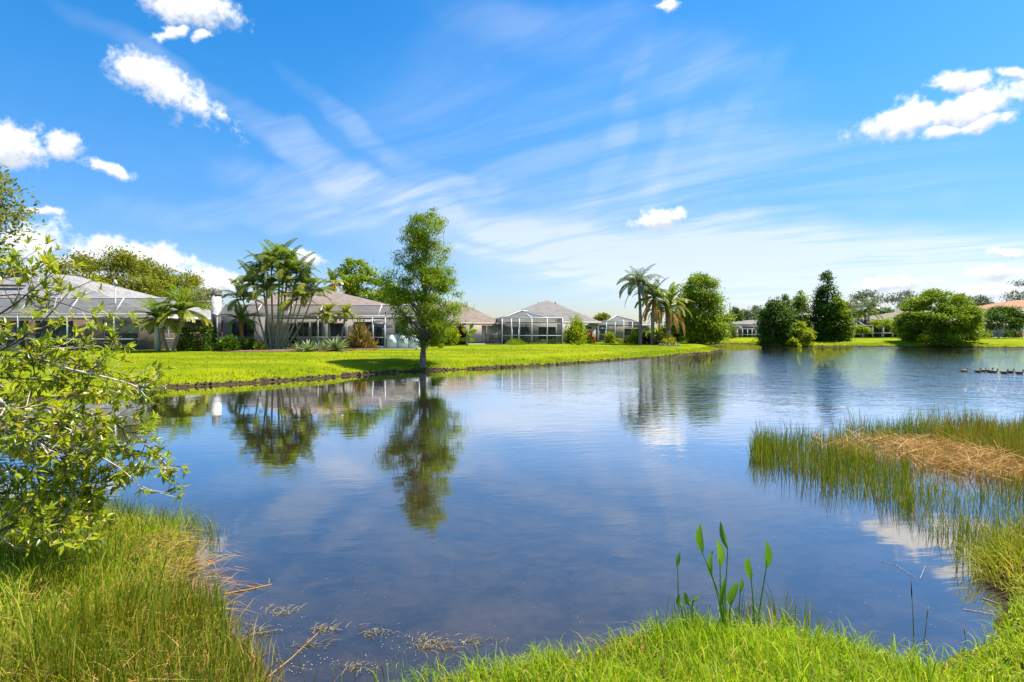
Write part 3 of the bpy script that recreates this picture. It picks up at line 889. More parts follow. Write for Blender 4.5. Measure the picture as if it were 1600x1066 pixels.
for tt in (0.5, 1.0):
    yy = yf + tt * 5.8
    post(E, ps[0] + (D_[0] - ps[0]) * tt, yy, ZG, zt, 0.08)
    post(E, ps[-1], yy, ZG, zt, 0.08)
panel(E, [(ps[-1], yf, ZG), (ps[-1], 65.9, ZG), (ps[-1], 65.9, zt), (ps[-1], yf, zt)], None, 'side_panel')
beam(E, (ps[-1], yf, zt), (ps[-1], 65.9, zt), 0.08)
panel(E, [A_[:2] + (ZG,), D_[:2] + (ZG,), D_, A_], None, 'side_panel')
screen_door(E, ps[1] + .05, ps[2] - .05, yf - .05, ZG, zat(509, yf))
MB().box(ps[0] - .3, ps[-1] + .3, yf - .25, 66, ZG - .3, ZG + .02).build('patio_slab', MATS['concrete'], E)

# ---- fifth house, mostly behind the palms
H = empty('house', (12, 74, ZG), 'low grey-roofed house with beige walls behind the small cage by the palms', 'house')
MB().box(at(938, 73), at(1010, 73), 73, 82, ZG - .4, 2.7).build('wall', MATS['cream_stucco'], H)
rf, cs = hip_roof(at(938, 73), at(1015, 73), 73, 84, 2.75, (at(965, 78), 78), (at(990, 78), 78), zat(500, 78), 0.4)
rf.build('roof', MATS['shingle_taupe'], H); fascia(H, cs, WM, 0.2)
window(H, at(975, 73), at(986, 73), zat(524, 73), zat(512, 73), 73, 2, 1)
opening(H, at(990, 73), at(1003, 73), ZG, zat(510, 73), 73, 'sliding_door', 2)
yf = 66.4
E = empty('pool_enclosure', (at(965, yf), yf, ZG), 'small white pool cage with peaked roof left of the queen palm', 'pool cage', 'white framed screen enclosures')
zt = zat(502.5, yf)
ps = [at(v_, yf) for v_ in (934, 947.5, 961, 974.5, 988, 999)]
for x_ in ps: post(E, x_, yf, ZG - .1, zt, 0.10)
beam(E, (ps[0], yf, zt), (ps[-1], yf, zt), 0.11)
beam(E, (ps[0], yf - .003, zat(513, yf)), (ps[-1], yf - .003, zat(513, yf)), 0.06, name='rail')
for a, b in zip(ps[:-1], ps[1:]): panel(E, [(a, yf + .01, ZG), (b, yf + .01, ZG), (b, yf + .01, zt), (a, yf + .01, zt)])
pk = (at(963, 69.5), 69.5, zat(493.5, 69.5)); pk2 = (at(966, 72.5), 72.5, zat(494, 72.5))
A_, B_ = (at(947.5, yf), yf, zt), (ps[-1], yf, zt)
panel(E, [A_, B_, pk], SG); panel(E, [B_, (ps[-1] + .4, 72.6, zt), pk2, pk]); panel(E, [A_, pk, pk2, (A_[0], 72.6, zt)])
for a, b in ((A_, pk), (B_, pk), (pk, pk2), ((at(974.5, yf), yf, zt), (at(972, 69), 69, zat(497, 69)))): beam(E, a, b, 0.11, name='rafter')
for a in (ps[0], ps[-1]):
    panel(E, [(a, yf, ZG), (a, 72.8, ZG), (a, 72.8, zt), (a, yf, zt)], None, 'side_panel'); beam(E, (a, yf, zt), (a, 72.8, zt), 0.08)
screen_door(E, ps[0] + .06, ps[1] - .06, yf - .05, ZG, zat(512.5, yf))

# ---- far white cage at the head of the inlet
yf = 96.0
E = enclosure('distant white screen cage at the head of the inlet, left of the dark tree group', [at(v_, yf) for v_ in (1152, 1160, 1168, 1175, 1181, 1190, 1200)],
              yf, ZG, zat(514, yf), 97.5, zat(510, 97.5), 99, rail=zat(523, yf), w=0.11, mat=SCRD, struts=[at(1160, yf), at(1190, yf)])
H = empty('house', (at(1172, 101), 100, ZG), 'distant brown house wall behind the white screen cage at the inlet', 'house')
MB().box(at(1120, 100), at(1215, 100), 100, 108, ZG - .4, 2.9).build('wall', MATS['brown_stucco'], H)
rf, cs = hip_roof(at(1120, 100), at(1215, 100), 100, 108, 2.95, (at(1150, 104), 104), (at(1180, 104), 104), 3.7, 0.4)
rf.build('roof', MATS['shingle_taupe'], H); fascia(H, cs, MATS['brown_stucco'], 0.2)
opening(H, at(1160, 100), at(1176, 100), ZG, 2.7, 100, 'sliding_door', 2)

# ---- sixth house, right far bank
yf = 94.0
H = empty('house', (at(1385, 99), 99, ZG), 'low tan-roofed house with dark screened porch left of the round tree', 'house')
MB().box(at(1332, 98.6), at(1425, 98.6), 98.6, 108, ZG - .4, 3.0).build('wall', MATS['brown_stucco'], H)
rf, cs = hip_roof(at(1338, 98.6), at(1436, 98.6), 98.6, 110, 3.05, (at(1407, 104), 104), (at(1450, 104), 104), zat(486.5, 104), 0.4)
rf.build('roof', MATS['shingle_brown'], H); fascia(H, cs, WM, 0.2)
for xa, xb in ((1338, 1352), (1354, 1372), (1375, 1392), (1395, 1412)): opening(H, at(xa, 98.6), at(xb, 98.6), ZG, 2.85, 98.6)
enclosure('dark screened porch cage with white posts left of the round tree', [at(v_, yf) for v_ in (1333.5, 1348, 1363.5, 1380, 1395, 1412)],
          yf, ZG, zat(509, yf), 96.6, zat(499.5, 96.6), 98.4, rail=zat(520.5, yf), mat=SCRD, struts=[at(1350, yf), at(1395, yf), at(1410, yf)], w=0.15)

# ---- seventh house, right edge
yf = 97.0
H = empty('house', (at(1575, 99), 99, ZG), 'beige house with orange tile roof at the right edge of the far bank', 'house')
MB().box(at(1515, 99), at(1650, 99), 99, 112, ZG - .4, 3.5).build('wall', MATS['cream_stucco'], H)
rf, cs = hip_roof(at(1515, 99), at(1650, 99), 99, 112, 3.55, (at(1540, 105.5), 105.5), (at(1615, 105.5), 105.5), zat(483, 105.5), 0.5)
rf.build('roof', MATS['shingle_grey'], H); fascia(H, cs, WM, 0.26)
rf, cs = hip_roof(at(1556, 104), at(1660, 104), 104, 116, zat(484, 104), (at(1588, 110), 110), (at(1640, 110), 110), zat(469, 110), 0.5)
rf.build('roof', MATS['tile_orange'], H)
MB().box(at(1556, 104), at(1660, 104), 104.1, 116, 3.4, zat(484, 104) - .02).build('wall', MATS['cream_stucco'], H)
window(H, at(1524.5, 99), at(1529.5, 99), zat(519, 99), zat(507, 99), 99, 1, 2)
window(H, at(1531, 99), at(1536, 99), zat(519, 99), zat(507, 99), 99, 1, 2)
window(H, at(1577, 99), at(1582, 99), zat(520, 99), zat(506, 99), 99, 1, 1)
opening(H, at(1588, 99), at(1594, 99), ZG, zat(506, 99), 99, 'door', 1)
for v_ in (1518, 1560, 1586, 1598): post(H, at(v_, 97), 97, ZG - .1, 3.3, 0.24, WM, 'column')
beam(H, (at(1516, 97), 97, 3.4), (at(1650, 97), 97, 3.4), 0.2, 0.25, WM)
MB().poly([(at(1516, 97), 96.9, 3.52), (at(1650, 97), 96.9, 3.52), (at(1650, 97), 98.7, 3.85), (at(1516, 97), 98.7, 3.85)]).build('porch_roof', MATS['shingle_grey'], H)
MB().box(at(1516, 96), at(1650, 96), 96, 99, ZG - .3, ZG + .1).build('patio_slab', MATS['concrete'], H)

# ---- lattice mast far off
mx, my = at(1141, 260), 260.0
M = empty('radio_mast', (mx, my, 0.6), 'thin grey lattice mast far behind the trees at the inlet', 'mast')
for i in range(3):
    a = i * 2 * math.pi / 3
    MB().bar((mx + 0.9 * math.cos(a), my + .9 * math.sin(a), 0.6), (mx + 0.25 * math.cos(a), my + .25 * math.sin(a), zat(474, 260)), 0.16).build('leg', MATS['grey_stucco'], M)
lat = MB()
for j in range(14):
    z0, z1 = 0.6 + j * 0.95, 1.55 + j * 0.95
    for i in range(3):
        a, b = i * 2 * math.pi / 3, (i + 1) * 2 * math.pi / 3
        ra_, rb_ = 0.9 - .65 * j / 14, 0.9 - .65 * (j + 1) / 14
        lat.bar((mx + ra_ * math.cos(a), my + ra_ * math.sin(a), z0), (mx + rb_ * math.cos(b), my + rb_ * math.sin(b), z1), 0.09)
lat.build('bracing', MATS['grey_stucco'], M)

# ================================================================== TREES
def crown_leaves(outline, Y, n_cl, cr, n_leaf, L, Wd, droop=0.2, flat=0.55, depth=1.0, core=0.5, out=0.6, up=1.1, rag=0.12, r_=None):
    """clumps of leaves filling a solid of revolution whose silhouette is `outline` (rows: py, px left, px right)"""
    g_ = r_ or rng
    o = sorted(outline)
    py = np.array([a[0] for a in o], float)
    zr = CZ + (HZ - py) / F * Y
    xc = np.array([(a[1] + a[2]) / 2 for a in o]); xc = (xc - 800) / F * Y
    w = np.array([(a[2] - a[1]) / 2 for a in o]) / F * Y
    zs = np.linspace(zr.min(), zr.max(), 80)
    order = np.argsort(zr)
    ws = np.interp(zs, zr[order], w[order]); xs = np.interp(zs, zr[order], xc[order])
    p = (ws + 0.15) ** 1.25; p /= p.sum()
    k_ = g_.choice(80, n_cl, p=p)
    th = g_.uniform(0, 2 * np.pi, n_cl)
    u_ = g_.uniform(0, 1, n_cl)
    rad = np.maximum(ws[k_] - 0.42 * np.minimum(cr, ws[k_] * 0.9), 0.02) * (1 - core * u_ ** 1.6)
    rad *= g_.uniform(1 - rag, 1 + rag * .55, n_cl)
    rad *= 1 + 0.13 * np.sin(3 * th + zs[k_] * 2.1) * (ws[k_] > 0.5)
    dz_ = (zs[1] - zs[0])
    C = np.stack([xs[k_] + rad * np.cos(th), Y + rad * np.sin(th) * depth, zs[k_] + g_.uniform(-.5, .5, n_cl) * dz_], 1)
    size = g_.uniform(0.6, 1.25, n_cl) * np.clip(ws[k_] / (1.35 * cr), 0.32, 1.0)
    ci = g_.choice(n_cl, n_leaf, p=size ** 1.5 / (size ** 1.5).sum())
    off = g_.normal(size=(n_leaf, 3)) * 0.48
    off *= np.minimum(1, 1.55 / (np.linalg.norm(off, axis=1, keepdims=True) + 1e-6))
    off *= (cr * size[ci])[:, None]
    off[:, 2] *= flat
    P = C[ci] + off
    ax = np.stack([xs[k_][ci], np.full(n_leaf, Y), P[:, 2]], 1)
    outw = P - ax
    outw /= np.linalg.norm(outw, axis=1, keepdims=True) + 1e-6
    v1 = g_.normal(size=(n_leaf, 3)); v1 /= np.linalg.norm(v1, axis=1, keepdims=True)
    A = v1 + outw * out; A[:, 2] -= droop
    v2 = g_.normal(size=(n_leaf, 3)); v2 /= np.linalg.norm(v2, axis=1, keepdims=True)
    N = v2 * 0.8 + outw * 0.3; N[:, 2] += up
    s_ = g_.uniform(0.7, 1.3, n_leaf)
    mb = MB().leaves(P, A, N, L * s_, Wd * s_)
    return mb, C

def tree(name, label, cat, outline, Y, base, n_cl, cr, n_leaf, L, Wd, mat, bark, tr=0.15, lean=None, limbs=26, group=None, top=0.86, split=0.25, core=0.5, buttress=1.0, stems=1, **kw):
    """base = (px, py, ground z)"""
    zb = ZG if base[2] is None else base[2]
    bx_ = at(base[0], Y)
    root = empty(name, (bx_, Y, zb), label, cat, group)
    mb, C = crown_leaves(outline, Y, n_cl, cr, n_leaf, L, Wd, core=core, **kw)
    o = sorted(outline)
    ztop = zat(o[0][0], Y); zlow = zat(o[-1][0], Y)
    xt = at((o[0][1] + o[0][2]) / 2, Y)
    H_ = ztop - zb
    for s_ in range(stems):
        tb = MB()
        n_ = 9
        ofs = 0 if stems == 1 else (s_ - (stems - 1) / 2) * tr * 2.6
        pts, rr = [], []
        for i in range(n_):
            f = i / (n_ - 1)
            wx = 0.035 * H_ * math.sin(f * 5 + s_ * 2 + bx_) * f
            pts.append((bx_ + ofs * (1 + 1.5 * f) + (xt - bx_) * f ** 1.3 + wx * 0.6, Y + wx * 0.5, zb - 0.15 + (H_ * top + 0.15) * f))
            rr.append(tr * ((1 - f) ** 0.8 * 0.92 + 0.06) * (1 + (buttress - 1) * max(0, 1 - f * 7)) / (1 if stems == 1 else 1.4))
        tb.tube(pts, rr, 9 if tr > .1 else 6)
        sub = C[rng.permutation(len(C))[:limbs // stems]]
        for c in sub:
            fz = (c[2] - zb) / H_
            f0 = max(split, min(top - 0.06, fz - rng.uniform(0.10, 0.22))) / top
            j = f0 * (n_ - 1); i0 = min(int(j), n_ - 2); q = j - i0
            a = Vector(pts[i0]).lerp(Vector(pts[i0 + 1]), q)
            e = Vector(c)
            mid = a.lerp(e, 0.5) + Vector((0, 0, 0.06 * (e - a).length)) + Vector(rng.normal(size=3)) * 0.05 * (e - a).length
            r0 = max(0.012, rr[i0] * 0.42)
            tb.tube([a, a.lerp(mid, .5) + Vector((0, 0, .02)), mid, e], [r0, r0 * .8, r0 * .6, r0 * 0.25], 5, False)
        tb.build('trunk', MATS[bark], root, True)
    mb.build('crown', MATS[mat], root)
    return root

# ---- the bald cypress at the water's edge
tree('cypress_tree', 'tall feathery bald cypress standing alone at the waterline before the white house', 'tree',
     [(321, 668, 680), (335, 655, 692), (350, 630, 700), (368, 622, 704), (385, 618, 703), (402, 612, 706), (418, 607, 714), (432, 601, 720), (448, 598, 721), (465, 600, 719),
      (482, 603, 718), (498, 606, 716), (512, 610, 714), (524, 624, 704), (536, 642, 688)],
     32.0, (659.5, 577, 0.15), 170, 0.52, 36000, 0.17, 0.040, 'leaf_cypress', 'bark_cypress', 0.16, droop=0.8, flat=0.6, rag=0.17, limbs=80, split=0.17, core=0.66, out=0.5, buttress=1.55, top=0.9)

# ---- behind and beside the first two houses
tree('oak_tree', 'large spreading oak rising behind the grey-roofed house', 'tree',
     [(394, 150, 185), (402, 128, 215), (412, 108, 240), (424, 98, 285), (438, 92, 308), (455, 90, 318), (472, 96, 325), (490, 110, 330), (508, 130, 325)],
     66, (225, 540, None), 130, 1.35, 36000, 0.36, 0.15, 'leaf_oak', 'bark_oak', 0.4, limbs=40, flat=0.6)
tree('oak_tree', 'olive-leaved oak whose edge shows behind the shrub at far left, over the grey roof', 'tree',
     [(404, -10, 22), (414, -30, 34), (428, -50, 42), (445, -60, 48), (465, -60, 50)], 70, (-10, 540, None), 60, 1.2, 7000, 0.36, 0.15, 'leaf_oak', 'bark_oak', 0.35)
tree('oak_tree', 'near oak reaching into the picture at the upper left edge above the shrub', 'tree',
     [(215, -140, -70), (250, -190, -22), (285, -230, 2), (315, -250, 16), (345, -250, 12), (375, -240, -2), (410, -220, -24), (450, -190, -60)],
     19, (-130, 560, 0.5), 120, 0.62, 11000, 0.17, 0.075, 'leaf_oak', 'bark_oak', 0.22, limbs=50)
tree('bushy_tree', 'small pale green tree between the date palms and the white chimney', 'tree',
     [(452, 305, 328), (462, 296, 338), (478, 292, 342), (495, 296, 340), (512, 300, 336), (528, 306, 332)], 58, (316, 538, None), 40, 0.8, 4200, 0.26, 0.10, 'leaf_olive', 'bark_oak', 0.12)
tree('broadleaf_tree', 'bright green tree behind the pink roof beside the bald cypress', 'tree',
     [(406, 541, 556), (416, 533, 580), (428, 531, 588), (442, 534, 592), (456, 538, 594), (470, 541, 594), (484, 545, 592), (498, 550, 590)],
     66, (566, 540, None), 75, 0.85, 7500, 0.36, 0.17, 'leaf_bright', 'bark_oak', 0.2, core=0.6)
tree('broadleaf_tree', 'thin-leaved tree behind the pink roof, half hidden by the cypress', 'tree',
     [(432, 588, 606), (445, 584, 622), (462, 582, 640), (480, 584, 650), (498, 590, 650)], 68, (612, 540, None), 45, 0.85, 3800, 0.34, 0.16, 'leaf_bright', 'bark_oak', 0.15, core=0.7)

# ---- right of the palms and along the far shore
tree('broad_cypress', 'broad dense conical tree right of the tall palms at the tip of the lawn', 'tree',
     [(428, 1083, 1097), (436, 1074, 1106), (448, 1066, 1116), (462, 1062, 1122), (478, 1060, 1128), (492, 1058, 1134), (505, 1057, 1140), (516, 1058, 1143), (525, 1062, 1140), (532, 1072, 1132)],
     66, (1098, 534, None), 170, 0.9, 26000, 0.30, 0.12, 'leaf_bright', 'bark_oak', 0.25, limbs=30, flat=0.7, core=0.4)
tree('broadleaf_tree', 'dark tree low behind the date palm at the tip of the lawn', 'tree',
     [(492, 1045, 1064), (505, 1040, 1072), (520, 1042, 1076), (532, 1048, 1078)], 72, (1060, 536, None), 40, 0.7, 4200, 0.3, 0.14, 'leaf_deep', 'bark_oak', 0.14)
tree('pine_tree', 'narrow green conifer in front of the lattice mast', 'tree',
     [(480, 1146, 1152), (488, 1142, 1157), (498, 1141, 1159), (510, 1142, 1158), (520, 1144, 1156)], 104, (1149, 529, None), 45, 0.8, 3600, 0.36, 0.14, 'leaf_deep', 'bark_oak', 0.15)
tree('broadleaf_tree', 'small yellow-green tree by the water below the mast', 'tree',
     [(508, 1138, 1148), (515, 1134, 1153), (522, 1135, 1152), (529, 1140, 1148)], 92, (1144, 531, None), 22, 0.5, 1700, 0.24, 0.11, 'leaf_olive', 'bark_oak', 0.09)
for i, (lab, ol, Y_, bx_, mt) in enumerate([
        ('grey-green oak behind the far white cage, nearest the mast', [(484, 1160, 1172), (492, 1152, 1180), (504, 1150, 1184), (516, 1152, 1184)], 118, 1167, 'leaf_grey'),
        ('grey-green ragged oak behind the far white cage, nearest the dark tree group', [(476, 1180, 1184), (484, 1174, 1192), (494, 1170, 1198), (506, 1168, 1200), (518, 1170, 1200)], 124, 1184, 'leaf_grey'),
        ('low dark tree at the left side of the far white cage', [(495, 1128, 1138), (505, 1124, 1146), (518, 1122, 1150), (527, 1124, 1148)], 112, 1136, 'leaf_olive')]):
    tree('oak_tree', lab, 'tree', ol, Y_, (bx_, 530, None), 55, 1.3, 3600, 0.5, 0.22, mt, 'bark_oak', 0.22, core=0.7)

tree('dense_tree', 'dark bushy tree at the left end of the shore group, down to the water', 'tree',
     [(466, 1207, 1216), (474, 1199, 1226), (484, 1193, 1233), (496, 1190, 1237), (508, 1188, 1239), (520, 1187, 1240), (532, 1188, 1238), (540, 1193, 1234)],
     74.5, (1213, 541, 0.15), 95, 0.85, 14000, 0.33, 0.14, 'leaf_deep', 'bark_oak', 0.18, core=0.4)
tree('slender_tree', 'slender open tree second from the left in the shore group', 'tree',
     [(459, 1225, 1229), (467, 1221, 1233), (480, 1222, 1240), (496, 1224, 1246), (512, 1226, 1248), (528, 1228, 1248)], 77, (1232, 538, 0.4), 46, 0.75, 3200, 0.33, 0.13, 'leaf_deep', 'bark_oak', 0.13, core=0.6)
tree('slender_tree', 'thin spire-topped tree between the slender tree and the tall conifer', 'tree',
     [(455, 1249, 1252), (462, 1239, 1258), (474, 1237, 1264), (488, 1240, 1266), (502, 1240, 1270), (518, 1242, 1272), (530, 1246, 1270)], 78, (1251, 538, 0.4), 60, 0.75, 4600, 0.33, 0.13, 'leaf_bright', 'bark_oak', 0.13, core=0.65)
tree('tall_conifer', 'tallest tree of the shore group, dark with a narrow spire', 'tree',
     [(421, 1290, 1294), (430, 1284, 1300), (442, 1280, 1304), (450, 1278, 1305), (460, 1277, 1307), (472, 1273, 1310), (486, 1269, 1314), (500, 1266, 1316), (514, 1262, 1320), (528, 1260, 1322), (538, 1264, 1318)],
     76, (1293, 541, 0.2), 190, 0.75, 18000, 0.33, 0.13, 'leaf_deep', 'bark_oak', 0.2, core=0.5, top=0.94)
tree('bushy_tree', 'yellow-green bushy tree at the right end of the shore group', 'tree',
     [(462, 1303, 1310), (472, 1300, 1318), (486, 1300, 1324), (500, 1302, 1330), (514, 1304, 1333), (526, 1300, 1332), (536, 1298, 1322)], 75, (1312, 540, 0.3), 90, 0.7, 7500, 0.32, 0.14, 'leaf_bright', 'bark_oak', 0.13)
tree('bushy_tree', 'light green low tree at the water in the middle of the shore group', 'tree',
     [(503, 1248, 1256), (512, 1240, 1264), (522, 1236, 1268), (534, 1232, 1268), (542, 1238, 1252)], 73.4, (1248, 543, 0.05), 45, 0.6, 3800, 0.30, 0.14, 'leaf_lime', 'bark_oak', 0.09)
tree('round_tree', 'big round bright green tree at the right far shore, its crown sweeping the lawn', 'tree',
     [(454, 1455, 1478), (460, 1440, 1494), (468, 1430, 1503), (478, 1420, 1511), (488, 1413, 1518), (498, 1410, 1523), (508, 1409, 1525), (518, 1411, 1524), (527, 1413, 1521), (535, 1416, 1500), (541, 1424, 1490)],
     72, (1469, 541, 0.3), 300, 0.8, 46000, 0.28, 0.13, 'leaf_bright', 'bark_oak', 0.28, flat=0.42, core=0.5, rag=0.02, limbs=40, out=0.9, up=0.9)
tree('ornamental_tree', 'small flat-crowned tree with pale trunk before the beige house at the right edge', 'tree',
     [(481, 1556, 1580), (486, 1545, 1590), (494, 1537, 1597), (502, 1536, 1600), (509, 1542, 1598), (514, 1548, 1588)], 88, (1560, 528, None), 80, 0.8, 7500, 0.34, 0.14, 'leaf_deep', 'bark_pale', 0.16, flat=0.4, core=0.5)
for lab, ol, Y_, bx_, mt in [
        ('small light green tree on pale stems in front of the dark porch, near its middle', [(500, 1368, 1388), (506, 1362, 1396), (511, 1366, 1394)], 92, 1378, 'leaf_lime'),
        ('small light green tree in front of the dark porch, at its left post', [(510, 1342, 1352), (515, 1338, 1358), (519, 1341, 1356)], 92, 1347, 'leaf_lime'),
        ('yellow-green young tree in front of the dark porch, beside the round tree', [(510, 1398, 1406), (515, 1393, 1412), (519, 1395, 1410)], 91, 1402, 'leaf_lime')]:
    tree('young_tree', lab, 'tree', ol, Y_, (bx_, 528, None), 26, 0.55, 1500, 0.3, 0.14, mt, 'bark_pale', 0.10, limbs=10, top=0.8)
for lab, ol, Y_, bx_, mt in [
        ('grey-green broad tree behind the porch house, left of its roof', [(457, 1338, 1362), (464, 1326, 1372), (474, 1322, 1378), (488, 1322, 1380), (502, 1326, 1378)], 128, 1348, 'leaf_grey'),
        ('grey-green tall tree behind the roof of the porch house', [(455, 1402, 1424), (462, 1385, 1432), (472, 1376, 1436), (484, 1372, 1438), (498, 1376, 1436)], 134, 1405, 'leaf_grey'),
        ('ragged far tree just right of the round tree', [(458, 1500, 1506), (466, 1496, 1516), (478, 1494, 1522), (490, 1496, 1524)], 138, 1508, 'leaf_grey'),
        ('far grey tree left of the orange roof', [(461, 1528, 1534), (468, 1520, 1545), (478, 1514, 1556), (490, 1512, 1560)], 140, 1535, 'leaf_grey'),
        ('tall dark far tree at the right edge behind the orange roof', [(436, 1596, 1610), (446, 1586, 1630), (458, 1580, 1640), (470, 1578, 1650), (484, 1580, 1650)], 136, 1612, 'leaf_grey'),
        ('far tree between the shore group and the porch house', [(474, 1320, 1330), (484, 1312, 1342), (498, 1310, 1346), (512, 1314, 1346)], 118, 1328, 'leaf_olive'),
        ('low dark tree filling in behind the porch house, left of its roof', [(482, 1362, 1380), (492, 1352, 1396), (504, 1350, 1400)], 120, 1376, 'leaf_deep'),
        ('low far tree between the lone roof peaks, left of the small palm cage', [(492, 938, 946), (496, 932, 950), (502, 932, 952)], 110, 941, 'leaf_oak')]:
    tree('far_tree', lab, 'tree', ol, Y_, (bx_, 530, None), 60, 1.35, 4600, 0.5, 0.2, mt, 'bark_oak', 0.22, core=0.7, limbs=20)
# the belt of trees that closes the horizon behind everything
mb = MB()
for i in range(150):
    px_ = rng.uniform(-500, 2100)
    Y_ = rng.uniform(175, 240)
    hgt = rng.uniform(3.0, 6.5) * (1.0 if px_ > 1120 or px_ < 350 else 0.35)
    n_ = 420
    c = np.array([at(px_, Y_), Y_, 0.6 + hgt * 0.5])
    q = unit(n_) * (rng.uniform(0.2, 1, (n_, 1)) ** 0.4) * np.array([hgt * 0.9, 3.0, hgt * 0.55]) + c
    mb.leaves(q, unit(n_), unit(n_) + np.array([0, 0, 0.6]), 1.0, 0.5)
tag(mb.build('distant_wood', MATS['leaf_grey']), kind='stuff')

# ================================================================== PALMS
FR = {}
def frond_mesh(mat, e0, e1, n=20, ll=0.24, lw=0.035, ld=0.35, lift=0.15, fwd=0.6):
    key = (mat, e0, e1, n, ll, lw, ld)
    if key in FR: return FR[key]
    mb = MB()
    m = 10
    pts = [Vector((0, 0, 0))]
    for i in range(m):
        e = R(e0 + (e1 - e0) * ((i + .5) / m) ** 1.1)
        pts.append(pts[-1] + Vector((math.cos(e), 0, math.sin(e))) / m)
    mb.tube(pts, [0.016 * (1 - i / m) + 0.003 for i in range(m + 1)], 4, False)
    Cs, As, Ns, Ls = [], [], [], []
    for i in range(n):
        s_ = 0.16 + 0.84 * i / (n - 1)
        j = min(s_ * m, m - 1e-6); i0 = int(j)
        p = pts[i0].lerp(pts[i0 + 1], j - i0)
        tg = (pts[i0 + 1] - pts[i0]).normalized()
        nrm = Vector((-tg.z, 0, tg.x))
        for sd_ in (-1, 1):
            a = tg * (fwd + 0.5 * s_) + Vector((0, sd_, 0)) + nrm * lift
            a.normalize()
            a.z -= ld * (0.6 + rnd.random() * .8)
            Cs.append(p); As.append(a.normalized()); Ns.append(nrm)
            Ls.append(ll * (0.35 + 0.65 * math.sin(math.pi * min(1, (s_ * 0.92 + 0.06)) ** 0.9)) * rnd.uniform(.85, 1.1))
    mb.leaves(np.array(Cs), np.array(As), np.array(Ns), np.array(Ls), lw, 0.1)
    FR[key] = mb.mesh('frond', MATS[mat])
    return FR[key]

def fronds(root, top, sets, L, name='frond'):
    """sets: (count, mesh args, kind name)"""
    o_ = ORG[root.name]
    k_ = 0
    for cnt, args, kw, lab in sets:
        me = frond_mesh(*args, **kw)
        for i in range(cnt):
            o = link(name, me, root)
            o.location = Vector(top) - o_ + Vector((0, 0, rnd.uniform(-.06, .10)))
            az = 2 * math.pi * (i / cnt + k_ * 0.37) + rnd.uniform(-.28, .28)
            o.rotation_euler = (rnd.uniform(-.2, .2), rnd.uniform(-.14, .14), az)
            s_ = L * rnd.uniform(0.85, 1.12)
            o.scale = (s_, s_, s_)
            if lab: o['label'] = lab
        k_ += 1

def trunk_pts(a, b, bend=0.0, n=8):
    a, b = Vector(a), Vector(b)
    side = Vector((1, 0.3, 0))
    return [a.lerp(b, i / n) + side * bend * math.sin(math.pi * i / n) for i in range(n + 1)]

def palm(name, label, base, top, r0, r1, bark, sets, L, bend=0.0, group=None):
    root = empty(name, base, label, 'palm', group)
    pts = trunk_pts((base[0], base[1], base[2] - .12), top, bend, 14)
    rr = [(r0 + (r1 - r0) * i / 14) * (1.25 if i == 0 else 1.0) * (1 + 0.05 * (i % 2)) for i in range(15)]
    MB().tube(pts, rr, 9).build('trunk', MATS[bark], root, True)
    fronds(root, top, sets, L)
    return root

def base_at(px, py, Y): return (at(px, Y), Y, float(ground_z(at(px, Y), Y)))
def top_at(px, py, Y): return (at(px, Y), Y, zat(py, Y))

Yd = 41.0
DATE = lambda m1, m2: [(9, (m1, 72, 12), dict(n=24, ll=.21, lw=.034, ld=.1), None), (16, (m1, 45, -25), dict(n=24, ll=.21, lw=.034, ld=.15), None), (16, (m2, 14, -58), dict(n=24, ll=.21, lw=.034, ld=.2), None)]
palm('date_palm', 'pygmy date palm with full feathery head by the brown house, the right-leaning trunk', base_at(268.5, 552, Yd), top_at(284, 488, Yd), 0.11, 0.12, 'bark_palm', DATE('frond_green', 'frond_yellow'), 2.45, 0.12, 'pygmy date palms by the brown house')
palm('date_palm', 'pygmy date palm whose lower head leans left over the lawn by the brown house', base_at(263.5, 552, Yd + .2), top_at(252, 501, Yd), 0.10, 0.11, 'bark_palm', DATE('frond_green', 'frond_yellow'), 2.1, -0.1, 'pygmy date palms by the brown house')

Yc = 45.6
palm('young_palm', 'short palm with orange trunk before the dark window of the white house', base_at(379, 545, Yc), top_at(374.5, 500, Yc), 0.17, 0.13, 'bark_orange',
     [(5, ('frond_green', 80, 30), dict(n=20, ll=.24, lw=.05, ld=.1), None), (7, ('frond_green', 45, -15), dict(n=20, ll=.26, lw=.05, ld=.25), None), (7, ('frond_green', 10, -70), dict(n=20, ll=.24, lw=.05, ld=.35), None)], 1.75, 0.05)
cl = empty('clump_palm', base_at(430, 547, Yc), 'tall many-stemmed palm clump fanning out before the white house', 'palm')
cb = ORG[cl.name]
for tx, ty, dY, r_ in [(380, 470, 0.3, .06), (396, 446, -.4, .075), (410, 425, .3, .08), (424, 412, -.2, .08), (437, 408, .4, .085), (450, 420, -.5, .08), (463, 428, .2, .08), (478, 446, -.1, .075), (488, 462, .5, .065), (442, 446, -.8, .07), (416, 456, -.8, .07), (464, 470, -.7, .06)]:
    a = (cb.x + (tx - 432) / F * Yc * 0.22, Yc + dY * .4, cb.z - .1)
    b = top_at(tx, ty, Yc + dY)
    pts = trunk_pts(a, b, (tx - 432) * 0.0045, 12)
    MB().tube(pts, [r_ * (1.15 - 0.4 * i / 12) for i in range(13)], 8).build('stem', MATS['bark_green'], cl, True)
    fronds(cl, b, [(3, ('frond_green', 84, 30), dict(n=32, ll=.30, lw=.034, ld=.25), None), (6, ('frond_green', 58, -40), dict(n=32, ll=.31, lw=.034, ld=.4), None), (3, ('frond_yellow', 25, -75), dict(n=32, ll=.28, lw=.034, ld=.45), None)], 2.15)
